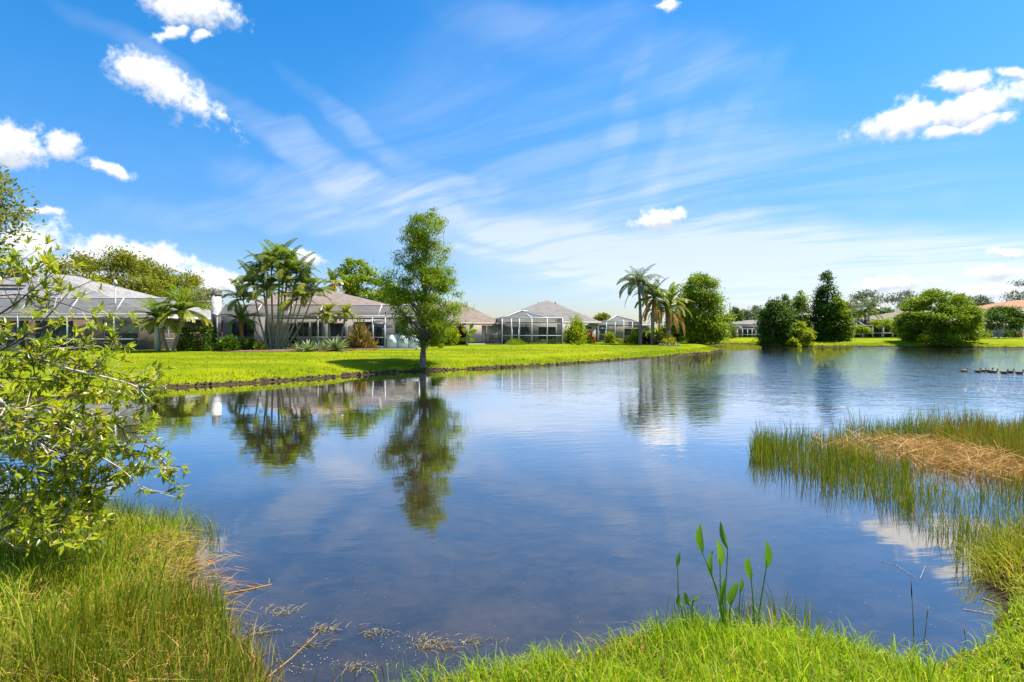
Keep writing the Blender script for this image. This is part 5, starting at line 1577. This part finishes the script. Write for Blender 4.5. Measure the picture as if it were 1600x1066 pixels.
tag(mb.build('dead_straw', MATS['straw']), kind='stuff')
X_, Y_ = fill(straw_poly, 420, .6, 1.6)
rushes('rush_bed', 'rush_brown', X_, Y_, .3, .68, .15, .012)
# thin stems standing in the open water on the right
X_, Y_ = fill(pxpoly([(1395, 800), (1440, 762), (1690, 775), (1690, 900), (1560, 905), (1500, 860), (1440, 830)]), 560, .72, 2.6)
rushes('water_rushes', 'rush', X_, Y_, .28, .60, .06, .008)
X_, Y_ = fill(pxpoly([(1400, 800), (1460, 764), (1690, 780), (1690, 870), (1500, 850)]), 22, .3)
rushes('water_rushes', 'straw', X_, Y_, .12, .40, .20, .007)
# right edge tussock
X_, Y_ = fill([(4.45, 5.55), (4.5, 5.0), (4.35, 4.8), (5.6, 4.7), (6.4, 6.6), (5.6, 6.6), (4.95, 6.0)], 900, .35, 3.0)
rushes('tussock_grass', 'grass_yellow', X_, Y_, .25, .50, .16, .008, extra=(-.08, -.02))
X_, Y_ = fill([(4.6, 5.9), (4.7, 5.3), (5.8, 5.3), (6.6, 6.9), (5.4, 6.9)], 300, .35, 3.0)
rushes('rush_bed', 'rush', X_, Y_, .35, .62, .08, .008)

# left bank: tall rush clump in front, thatch behind, rushes in the water
X_, Y_ = fill([(-2.85, 5.0), (-2.35, 4.6), (-2.0, 4.15), (-1.65, 3.75), (-1.5, 3.3), (-3.1, 3.2), (-3.2, 4.5)], 1500, .45, 3.4)
rushes('rush_bed', 'rush', X_, Y_, .34, .68, .07, .0095, extra=(.02, 0))
X_, Y_ = fill([(-2.7, 5.0), (-1.5, 3.8), (-1.5, 3.3), (-3.2, 3.2), (-3.2, 4.6)], 620, .3, 3.4)
rushes('rush_bed', 'rush_brown', X_, Y_, .2, .46, .14, .0075)
X_, Y_ = fill([(-5.6, 7.3), (-4.0, 6.7), (-3.45, 6.15), (-3.0, 5.2), (-2.3, 4.4), (-2.3, 3.1), (-6.0, 3.1), (-8, 7.5)], 760, .3, 2.6)
rushes('tussock_grass', 'grass_yellow', X_, Y_, .18, .46, .18, .0095, extra=(.05, 0))
X_, Y_ = fill([(-5.6, 7.3), (-4.0, 6.7), (-3.45, 6.15), (-3.2, 5.2), (-3.0, 3.1), (-6.0, 3.1), (-8, 7.5)], 520, .5, 2.2)
rushes('tussock_grass', 'grass_blade', X_, Y_, .25, .58, .13, .0095, extra=(.04, 0))
X_, Y_ = fill([(-4.6, 7.5), (-3.55, 6.95), (-3.3, 6.55), (-3.75, 6.3), (-4.4, 6.6), (-5.6, 7.2), (-6.5, 8.2)], 520, .55, 3.0)
rushes('rush_bed', 'rush', X_, Y_, .38, .66, .10, .009)
X_, Y_ = fill([(-10, 9.3), (-5.6, 7.6), (-4.8, 7.2), (-6, 6.4), (-11, 7.5)], 130, .4, 2.0)
rushes('rush_bed', 'rush', X_, Y_, .35, .65, .10, .012)
X_, Y_ = fill([(-4.8, 6.6), (-3.7, 6.2), (-3.1, 5.2), (-2.8, 4.4), (-3.2, 3.3), (-5.2, 3.3), (-6.4, 6.4)], 300, .75, 2.0)
rushes('rush_bed', 'rush', X_, Y_, .4, .75, .09, .0095)
# flopped straw running out over the water on the left, with tan scum under it
X_, Y_ = fill([(-3.8, 6.3), (-3.2, 6.0), (-2.85, 5.5), (-2.5, 4.9), (-3.0, 4.7), (-3.6, 5.3), (-4.3, 6.2)], 330, .35, 3.0)
n_ = len(X_)
th = rng.normal(0.15, .45, n_)
tag(MB().blades(put(X_, Y_, .03), rng.uniform(.02, .18, n_), np.stack([np.cos(th), np.sin(th)], 1) * rng.uniform(.15, .5, n_)[:, None], rng.uniform(.006, .012, n_), 3, .2).build('dead_straw', MATS['straw']), kind='stuff')
# sparse stems in the shallows at the bottom
X_, Y_ = fill([(-2.4, 5.0), (-1.9, 4.6), (-1.2, 4.1), (-.7, 4.0), (-1.0, 3.6), (-1.6, 3.7), (-2.2, 4.3)], 65, .4, 3.0)
rushes('water_rushes', 'rush', X_, Y_, .12, .40, .05, .007)
X_, Y_ = fill([(-2.3, 4.9), (-1.2, 4.2), (-.5, 4.1), (-1.0, 3.6), (-1.6, 3.7), (-2.2, 4.3)], 30, .3)
rushes('water_rushes', 'straw', X_, Y_, .10, .36, .10, .007)

# short bright grass on the near bank
bank = [(-1.2, 3.35), (-.75, 3.65), (0, 3.9), (.5, 4.1), (1.0, 4.4), (1.5, 4.62), (2.1, 4.52), (2.6, 4.2), (2.95, 4.0), (3.3, 4.1), (3.8, 4.45), (4.3, 4.9), (5.6, 5.2), (5.6, 2.6), (-1.2, 2.6)]
X_, Y_ = fill(bank, 2700, .30, 4.0)
d_ = sdist(X_, Y_)
ok = d_ > -.06 + .05 * rng.normal(size=len(d_))
X_, Y_ = X_[ok], Y_[ok]; n_ = len(X_)
tall = 0.85 + .12 * np.exp(-((X_ - 1.3) ** 2) / .5) - .12 * sm(X_, 2.4, 3.2)
mb = MB().blades(put(X_, Y_), (.07 + .20 * rng.uniform(size=n_) ** 2 + .07 * (wob(X_, Y_, 5.3, 4.0) > .15)) * tall, rng.normal(size=(n_, 2)) * .06, rng.uniform(.006, .0115, n_), 3, .9)
tag(mb.build('short_grass', MATS['grass_blade']), kind='stuff')
X_, Y_ = fill(bank, 800, .5, 5.0); n_ = len(X_)
tag(MB().blades(put(X_, Y_), rng.uniform(.06, .2, n_), rng.normal(size=(n_, 2)) * .11, rng.uniform(.006, .011, n_), 3, .9).build('short_grass', MATS['grass_yellow']), kind='stuff')
X_, Y_ = fill(bank, 480, .4, 5.0); n_ = len(X_)
ok = sdist(X_, Y_) > -.02; X_, Y_ = X_[ok], Y_[ok]; n_ = len(X_)
tag(MB().blades(put(X_, Y_), rng.uniform(.16, .36, n_), rng.normal(size=(n_, 2)) * .10, rng.uniform(.008, .015, n_), 4, .9).build('short_grass', MATS['grass_blade']), kind='stuff')
# loose tufts at the very edge of the shallows
for i in range(26):
    cx_, cy_ = gp(rng.uniform(615, 880), rng.uniform(1030, 1075))
    n_ = int(rng.integers(8, 30))
    X_ = cx_ + rng.normal(size=n_) * .045; Y_ = cy_ + rng.normal(size=n_) * .045
    mbt = MB() if i == 0 else mbt
    mbt.blades(put(X_, Y_), rng.uniform(.08, .26, n_), rng.normal(size=(n_, 2)) * .08, rng.uniform(.006, .011, n_), 3, .9)
tag(mbt.build('short_grass', MATS['grass_blade']), kind='stuff')
# dead thatch lying in the left bank grass
X_, Y_ = fill([(-4.6, 6.6), (-3.6, 6.2), (-3.0, 5.2), (-2.2, 4.3), (-2.0, 3.2), (-4.5, 3.2), (-6, 6)], 60, .6, 2.4); n_ = len(X_)
th = rng.uniform(0, 6.28, n_)
tag(MB().blades(put(X_, Y_, .12), rng.uniform(.02, .16, n_), np.stack([np.cos(th), np.sin(th)], 1) * rng.uniform(.12, .35, n_)[:, None], rng.uniform(.005, .010, n_), 3, .2).build('dead_straw', MATS['straw']), kind='stuff')
# fringe of paler dry stems on the left shoulder of the mound
X_, Y_ = fill([(.15, 3.85), (.5, 4.05), (.95, 4.38), (1.2, 4.45), (1.0, 4.0), (.5, 3.7)], 420, .3, 4.0); n_ = len(X_)
tag(MB().blades(put(X_, Y_), rng.uniform(.08, .24, n_), rng.normal(size=(n_, 2)) * .14 + np.array([-.05, 0]), .006, 3, .6).build('dead_straw', MATS['straw']), kind='stuff')
# round rushes behind the mound
X_, Y_ = fill([(1.25, 4.75), (1.9, 4.85), (2.4, 4.75), (2.5, 4.4), (2.1, 4.35), (1.4, 4.5)], 420, .3, 5.0)
rushes('rush_bed', 'rush', X_, Y_, .28, .52, .045, .011)
# broad low herb leaves at the right bottom corner
n_ = 6500
X_ = rng.uniform(3.0, 5.4, n_); Y_ = rng.uniform(2.9, 5.1, n_)
ok = sdist(X_, Y_) > .0; X_, Y_ = X_[ok], Y_[ok]; n_ = len(X_)
b_ = put(X_, Y_, 0.0); b_[:, 2] += rng.uniform(.0, .15, n_)
A_ = unit(n_); A_[:, 2] = np.abs(A_[:, 2]) * .5
Nn = unit(n_) * .6; Nn[:, 2] += 1
herb = MB().leaves(b_, A_, Nn, rng.uniform(.025, .05, n_), rng.uniform(.012, .022, n_))
for x0_, x1_, y0_, y1_, n_ in ((-1, 2.8, 3.0, 4.6, 800), (-5, -1.8, 3.2, 6.6, 1100)):
    X_ = rng.uniform(x0_, x1_, n_); Y_ = rng.uniform(y0_, y1_, n_)
    ok = (sdist(X_, Y_) > .05) & (wob(X_, Y_, 3.3, 6.0) > -.05); X_, Y_ = X_[ok], Y_[ok]; n_ = len(X_)
    b_ = put(X_, Y_, 0.0); b_[:, 2] += rng.uniform(.02, .14, n_)
    A_ = unit(n_); A_[:, 2] = np.abs(A_[:, 2]) * .5
    Nn = unit(n_) * .6; Nn[:, 2] += 1
    herb.leaves(b_, A_, Nn, rng.uniform(.025, .06, n_), rng.uniform(.014, .026, n_))
tag(herb.build('ground_herbs', MATS['leaf_lime']), kind='stuff')

# pickerelweed: long-stalked lance leaves
def zpt(zx, zy, Y): return p3(760 + zx * .3375, 780 + zy * .3375, Y)
pw = empty('pickerelweed', (*gp(1130, 962, .12), .05), 'clump of long-stalked lance-leaved water plants on the near grass mound', 'water plant')
for i, (tx, ty, bx_, by, sx, sy, wd, dY) in enumerate([
        (990, 105, 1000, 248, 1100, 500, .036, 0), (1072, 98, 1118, 228, 1105, 480, .034, .10), (1072, 178, 1082, 312, 1085, 480, .036, .05), (1040, 230, 1045, 362, 1078, 470, .028, .12),
        (1092, 352, 1096, 490, 1098, 540, .046, -.1), (1150, 372, 1132, 492, 1125, 540, .055, -.15), (888, 240, 886, 318, 892, 520, .022, .1), (1215, 258, 1226, 372, 1240, 530, .034, 0),
        (1303, 187, 1296, 318, 1262, 530, .036, -.05), (915, 430, 945, 492, 952, 540, .030, -.1), (977, 434, 955, 482, 952, 540, .026, -.05), (884, 440, 905, 500, 910, 540, .030, 0), (1173, 358, 1176, 432, 1170, 520, .024, .15)]):
    Y0 = 4.42 + dY
    T_, B_, S_ = zpt(tx, ty, Y0 + rnd.uniform(-.05, .05)), zpt(bx_, by, Y0), zpt(sx, sy, Y0)
    G_ = Vector((S_.x * .85 + ORG[pw.name].x * .15, Y0 - .05, .0))
    d_ = T_ - B_
    yaw = rnd.uniform(-.9, .9)
    side = d_.cross(Vector((math.sin(yaw), math.cos(yaw), 0))).normalized()
    nrm = side.cross(d_).normalized()
    bend = side * rnd.uniform(-.02, .02)
    rows = 11
    V_, Q_ = [], []
    for j in range(rows):
        s_ = j / (rows - 1)
        w_ = wd * .78 * (math.sin(math.pi * (0.03 + .97 * s_) ** .85) ** .8 if s_ < 1 else 0) + .0008
        c_ = B_ + d_ * s_ + bend * math.sin(math.pi * s_) - nrm * .03 * s_ * s_
        V_ += [tuple(c_ - side * w_ + nrm * w_ * .35), tuple(c_), tuple(c_ + side * w_ + nrm * w_ * .35)]
    for j in range(rows - 1): Q_ += [(3 * j, 3 * j + 1, 3 * j + 4, 3 * j + 3), (3 * j + 1, 3 * j + 2, 3 * j + 5, 3 * j + 4)]
    lf = MB().add(V_, Q_).build('leaf', MATS['water_leaf'], pw, True)
    MB().tube([G_, G_.lerp(S_, .5) + Vector((.005, 0, 0)), S_, S_.lerp(B_, .5) + (S_ - G_) * .03, B_, B_ + d_ * .25], [.007, .0065, .006, .005, .0042, .002], 7).build('stalk', MATS['water_leaf'], lf, True)

# lone seed-headed stems on the right of the mound
for (px_, py_, tx, ty, lab, mt) in [(1428, 1012, 1424, 914, 'single reddish-tipped grass stem in the notch of the near bank', 'rush'), (1440, 1015, 1450, 952, 'thick green stem in the notch of the near bank', 'rush'),
                                    (1511, 1024, 1507, 982, 'short stem with brown seed head at the right of the near bank', 'rush')]:
    Y_ = 4.45
    a, b = p3(px_, py_ + 10, Y_), p3(tx, ty, Y_)
    sroot = empty('grass_stem', a, lab, 'stem')
    MB().tube([a, a.lerp(b, .5) + Vector((.004, 0, 0)), b], [.004, .0032, .002], 6).build('stem', MATS[mt], sroot, True)
    MB().tube([a.lerp(b, .8), a.lerp(b, .9), b.lerp(a, -.06)], [.0025, .005, .0015], 6).build('seed_head', MATS['burgundy_leaf' if 'reddish' in lab else 'straw'], sroot, True)

# pink blossom at the right edge
fx = p3(1596, 946, 5.0)
fl = empty('flower', fx, 'tiny magenta flower in the dark tussock at the right edge', 'flower')
plain('petal', (0.55, 0.03, 0.28), .6, .2, 30)
for i in range(6):
    a = i * math.pi / 3
    MB().leaves([tuple(fx)], np.array([[math.cos(a), -.4, math.sin(a)]]), np.array([[0, -1, .2]]), .022, .012).build('petal', MATS['petal'], fl)
MB().tube([fx + Vector((.0, .03, -.25)), fx + Vector((0, .01, 0))], [.003, .002], 5).build('stalk', MATS['rush'], fl)

# floating things
def floating(pts, r0, r1, label, mat='straw', forks=()):
    P_ = [Vector((*gp(a, b), .006)) for a, b in pts]
    o = empty('floating_stalk', P_[0], label, 'stalk', 'stalks floating on the pond')
    n = len(P_)
    MB().tube(P_, [r0 + (r1 - r0) * i / (n - 1) for i in range(n)], 6).build('stalk', MATS[mat], o, True)
    for f_ in forks:
        q = [Vector((*gp(a, b), .012)) for a, b in f_]
        MB().tube(q, [r1 * 1.1] + [r1 * .7] * (len(q) - 1), 5).build('side_stalk', MATS[mat], o, True)
floating([(352, 929), (390, 922), (424, 914)], .007, .0035, 'forked tan reed stalk floating left of centre', 'straw', [[(400, 920), (362, 916)], [(410, 917), (388, 911)], [(420, 914), (421, 906)]])
floating([(410, 1066), (455, 1030), (497, 990)], .004, .0025, 'long pale stalk slanting over the shallows at the bottom left')
floating([(690, 1062), (765, 1058), (835, 1052)], .0045, .004, 'straight tan stalk lying along the near grass at the bottom')
floating([(1375, 877), (1400, 884), (1432, 905)], .0022, .0014, 'bent white stalk floating right of the cloud reflection', 'twig_pale', [[(1438, 905), (1446, 886)]])
floating([(1505, 953), (1530, 957), (1556, 962)], .003, .002, 'thin white stalk floating by the right bank', 'twig_pale')
floating([(1535, 936), (1548, 940), (1562, 945)], .005, .003, 'short thick pale stalk by the right tussock', 'twig_pale')

# flecks, bubbles and rafts of pond weed
mb = MB()
def fleck(x_, y_, s_, z=.004):
    k_ = 6
    V_ = [(x_, y_, z + s_ * .15)] + [(x_ + s_ * rng.uniform(.5, 1.2) * math.cos(a), y_ + s_ * rng.uniform(.5, 1.2) * math.sin(a), z) for a in np.arange(k_) * 2 * math.pi / k_]
    mb.add(V_, None, [(0, 1 + i, 1 + (i + 1) % k_) for i in range(k_)])
for i in range(240):
    px_, py_ = rng.uniform(290, 1560), rng.uniform(800, 1050)
    x_, y_ = gp(px_, py_)
    if sdist(np.array([x_]), np.array([y_]))[0] < -.15: fleck(x_, y_, rng.uniform(.002, .0055))
for cx_, cy_, rx_, ry_, n_ in [(440, 958, 22, 6, 34), (505, 985, 20, 8, 40), (585, 990, 16, 8, 30), (650, 1008, 50, 12, 60), (400, 985, 50, 12, 50), (720, 1005, 50, 10, 40), (470, 1035, 60, 14, 60), (560, 1040, 60, 12, 40), (340, 965, 30, 12, 30)]:
    for i in range(n_):
        x_, y_ = gp(cx_ + rng.normal() * rx_ * .6, cy_ + rng.normal() * ry_ * .6)
        if sdist(np.array([x_]), np.array([y_]))[0] < -.02: fleck(x_, y_, rng.uniform(.0015, .007))
tag(mb.build('pond_scum', plain('scum', (0.27, 0.25, 0.17), .9, .6, 30)), kind='stuff')
mb = MB()
for cx_, cy_, n_ in [(440, 958, 26), (508, 985, 26), (584, 990, 24), (660, 1006, 34), (690, 1010, 26), (548, 1046, 20), (400, 990, 24), (352, 975, 20), (745, 1003, 20), (480, 1010, 18)]:
    for i in range(n_):
        a = Vector((*gp(cx_ + rng.normal() * 16, cy_ + rng.normal() * 5), .006))
        th_ = rng.normal(.3, .9); l_ = rng.uniform(.03, .11)
        b = a + Vector((math.cos(th_) * l_, math.sin(th_) * l_, rng.uniform(0, .02)))
        mb.tube([a, a.lerp(b, .5) + Vector((0, rng.normal() * .01, .008)), b], [.0022, .002, .001], 4, False)
tag(mb.build('floating_weed', plain('pond_weed', (0.27, 0.22, 0.11), .9, .6, 20)), kind='stuff')
# tan algae rafts at the left bank
plain('algae', (0.36, 0.23, 0.085), .9, .35, 14, .8, 50)
for cx_, cy_, rx_, ry_ in [(218, 868, 34, 13), (258, 884, 30, 9), (205, 905, 20, 8), (250, 935, 36, 10), (285, 962, 20, 10), (230, 850, 22, 8)]:
    k_ = 22; z0 = .012
    V_ = [(*gp(cx_, cy_), z0 + .02)]
    for i in range(k_):
        a = i * 2 * math.pi / k_; f_ = rng.uniform(.7, 1.15)
        V_.append((*gp(cx_ + rx_ * f_ * math.cos(a), cy_ + ry_ * f_ * math.sin(a)), z0 - .02))
    tag(MB().add(V_, None, [(0, 1 + (i + 1) % k_, 1 + i) for i in range(k_)]).build('algae_raft', MATS['algae'], None, True), kind='stuff')

# ================================================================== THE NEAR SHRUB LEANING IN FROM THE LEFT
SY = 5.0
sh = empty('overhanging_shrub', (-5.4, 4.7, float(ground_z(np.array([-5.4]), np.array([4.7]))[0])), 'sprawling shrub with pale twigs and yellow-green leaves leaning over the water at left', 'shrub')
rb = Vector((-5.4, 4.7, .35))
def curve(pts, n=14):
    """smooth polyline through (px, py, depth)"""
    P_ = [p3(a, b, c) for a, b, c in pts]
    out = []
    m = len(P_)
    for i in range(m - 1):
        p0, p1, p2, p3_ = P_[max(i - 1, 0)], P_[i], P_[i + 1], P_[min(i + 2, m - 1)]
        for j in range(n // (m - 1) + 1):
            t_ = j / (n // (m - 1) + 1)
            out.append(0.5 * ((2 * p1) + (-p0 + p2) * t_ + (2 * p0 - 5 * p1 + 4 * p2 - p3_) * t_ ** 2 + (-p0 + 3 * p1 - 3 * p2 + p3_) * t_ ** 3))
    out.append(P_[-1])
    return out
BR = [([(-160, 560, 4.9), (0, 542, 5.0), (90, 572, 5.1), (190, 596, 5.1), (228, 612, 5.2)], .017, 'twig_pale'), ([(-140, 520, 4.7), (0, 626, 4.6), (32, 664, 4.6), (62, 694, 4.7), (110, 720, 4.8)], .019, 'twig_pale'),
      ([(-160, 545, 4.9), (-20, 500, 5.0), (40, 462, 5.0), (84, 424, 5.1)], .011, 'bark_oak'), ([(-160, 500, 5.0), (0, 462, 5.0), (80, 470, 5.1), (150, 492, 5.2)], .008, 'bark_oak'),
      ([(-160, 600, 4.8), (0, 548, 4.9), (60, 508, 5.0), (96, 470, 5.1), (112, 452, 5.2)], .011, 'bark_oak'), ([(-160, 650, 4.9), (-20, 640, 5.0), (110, 640, 5.2), (200, 672, 5.3), (270, 736, 5.3)], .013, 'twig_pale'),
      ([(-160, 700, 4.9), (0, 690, 5.0), (100, 690, 5.2), (190, 700, 5.3), (240, 712, 5.3)], .011, 'bark_oak'), ([(-160, 720, 4.9), (0, 735, 5.0), (80, 742, 5.1), (140, 760, 5.2)], .012, 'twig_pale'),
      ([(-160, 600, 5.0), (0, 590, 5.2), (110, 600, 5.3), (215, 610, 5.4)], .011, 'bark_oak'), ([(-160, 540, 5.1), (0, 520, 5.3), (100, 545, 5.4), (180, 530, 5.5)], .011, 'twig_pale'),
      ([(-160, 780, 4.8), (-20, 790, 4.9), (70, 790, 5.0), (150, 800, 5.1)], .011, 'bark_oak'), ([(-160, 830, 4.6), (-10, 830, 4.6), (60, 815, 4.7), (120, 830, 4.8)], .010, 'bark_oak'),
      ([(-160, 660, 5.2), (-10, 668, 5.3), (90, 720, 5.4), (190, 740, 5.4)], .010, 'bark_oak'), ([(-160, 480, 5.0), (-30, 440, 5.0), (20, 432, 5.1), (60, 418, 5.2)], .008, 'bark_oak'),
      ([(-160, 570, 5.2), (10, 560, 5.4), (120, 570, 5.6), (205, 588, 5.7)], .009, 'bark_oak'), ([(-160, 700, 4.8), (0, 715, 4.9), (120, 705, 5.0), (185, 730, 5.0), (225, 770, 5.1)], .010, 'twig_pale'), ([(-160, 620, 5.0), (0, 650, 5.0), (100, 668, 5.0), (160, 700, 5.0)], .010, 'twig_pale'),
      ([(-160, 760, 5.1), (0, 770, 5.2), (100, 770, 5.3), (190, 756, 5.3)], .010, 'bark_oak')]
LP, LA, LN, LL = [], [], [], []       # leaf base, axis, normal, length
twigs = MB(); twigs_d = MB()
def whorl(p, d, n, L):
    """a rosette of leaves round a twig tip"""
    d = d.normalized()
    s1 = d.orthogonal().normalized(); s2 = d.cross(s1)
    a0 = rnd.uniform(0, 6)
    for i in range(n):
        a = a0 + i * 2.4
        ax = d * rnd.uniform(.25, 1.1) + (s1 * math.cos(a) + s2 * math.sin(a)) + Vector((0, 0, .25))
        ax.normalize()
        nr = (Vector((0, 0, 1)) + d * .4 + Vector(rng.normal(size=3)) * .35)
        LP.append(p - d * rnd.uniform(0, .05)); LA.append(ax); LN.append(nr.normalized()); LL.append(L * rnd.uniform(.45, 1.2))
for bi, (pts, r0, bm_) in enumerate(BR):
    C = curve(pts)
    n = len(C)
    C2 = [rb.lerp(C[0], .5) + Vector((0, 0, -.15)) if False else C[0]] + C[1:]
    full = [rb, rb.lerp(C[0], .55) + Vector((-.05, 0, .12))] + C2
    rr = [r0 * 2.0, r0 * 1.5] + [r0 * (1 - .72 * i / n) for i in range(n)]
    MB().tube(full, rr, 7).build('branch', MATS[bm_], sh, True)
    for i in range(2, n):
        frac = i / n
        for _ in range(1 if bi in (2, 3, 4, 15) else (2 if HZ - (C[i].z - CZ) / C[i].y * F < 560 else (5 if 800 + C[i].x / C[i].y * F < 160 else 3))):
            if rnd.random() < .12: continue
            p = C[i].lerp(C[i - 1], rnd.random())
            d = (C[i] - C[i - 1]).normalized()
            q = Vector(rng.normal(size=3)); q -= d * q.dot(d)
            dv = (d * rnd.uniform(.3, 1.1) + q.normalized() * rnd.uniform(.4, 1.0) + Vector((0, 0, rnd.uniform(-.05, .4)))).normalized()
            l_ = rnd.uniform(.10, .34)
            mid = p + dv * l_ * .5 + Vector(rng.normal(size=3)) * .02
            e = p + dv * l_ + Vector((0, 0, .02))
            (twigs if rnd.random() < .45 else twigs_d).tube([p, mid, e], [r0 * .38, r0 * .28, .0018], 5, False)
            if rnd.random() < .9: whorl(e, e - mid, rnd.randint(7, 11), .09)
            if rnd.random() < .45:
                d2 = (dv + Vector(rng.normal(size=3)) * .7).normalized()
                e2 = mid + d2 * l_ * .6
                (twigs if rnd.random() < .5 else twigs_d).tube([mid, e2], [r0 * .22, .0015], 4, False)
                whorl(e2, d2, rnd.randint(5, 9), .08)
            if rnd.random() < .4:
                LP.append(mid); LA.append((dv + Vector(rng.normal(size=3)) * .6).normalized()); LN.append(Vector((0, 0, 1))); LL.append(.1)
    whorl(C[-1], C[-1] - C[-2], 9, .10)
tag(twigs.build('pale_twigs', MATS['twig_pale'], sh), kind='stuff')
tag(twigs_d.build('twigs', MATS['bark_oak'], sh), kind='stuff')

def leaf_mesh(mat, curl):
    V_, Q_ = [], []
    rows = 5
    for j in range(rows):
        s_ = j / (rows - 1)
        w_ = .15 * math.sin(math.pi * (.05 + .95 * s_) ** .8) ** .8 if 0 < s_ < 1 else (.02 if s_ == 0 else .004)
        zc = -curl * s_ * s_
        V_ += [(s_, -w_, zc + w_ * .35), (s_, 0, zc), (s_, w_, zc + w_ * .35)]
    for j in range(rows - 1): Q_ += [(3 * j, 3 * j + 1, 3 * j + 4, 3 * j + 3), (3 * j + 1, 3 * j + 2, 3 * j + 5, 3 * j + 4)]
    return MB().add(V_, Q_), np.array(V_), np.array(Q_)
lv = [leaf_mesh('shrub_leaf', c) for c in (.05, .18, -.06)]
lme = [lv[i][0].mesh('leaf', MATS[mt], None, True) for i, mt in ((0, 'shrub_leaf'), (1, 'shrub_leaf'), (2, 'shrub_leaf'), (1, 'shrub_leaf_dark'))]
def frame_of(a, n_):
    a = a.normalized(); b = n_.cross(a)
    b = b.normalized() if b.length > 1e-4 else a.orthogonal().normalized()
    c = a.cross(b)
    return Matrix((a, b, c)).transposed()
vis = []
for i, p in enumerate(LP):
    px_ = 800 + p.x / p.y * F; py_ = HZ - (p.z - CZ) / p.y * F
    if -10 < px_ < 330 and 380 < py_ < 900: vis.append((p.y / LL[i], i))
    elif px_ < -260: continue
vis.sort()
single = set(i for _, i in vis[:300])
so = ORG[sh.name]
rest = {0: MB(), 1: MB()}
for i, p in enumerate(LP):
    M3 = frame_of(LA[i], LN[i])
    dark = rnd.random() < .14
    if i in single:
        o = link('leaf', lme[3 if dark else rnd.randint(0, 2)], sh)
        o.matrix_local = Matrix.Translation(p - so) @ M3.to_4x4() @ Matrix.Scale(LL[i], 4)
    else:
        _, V_, Q_ = lv[rnd.randint(0, 2)]
        rest[1 if dark else 0].add((V_ * LL[i]) @ np.array(M3.transposed()) + np.array(p), Q_)
tag(rest[0].build('foliage', MATS['shrub_leaf'], sh, True), kind='stuff')
tag(rest[1].build('dark_foliage', MATS['shrub_leaf_dark'], sh, True), kind='stuff')
print('shrub leaves', len(LP), 'in view', len(vis))
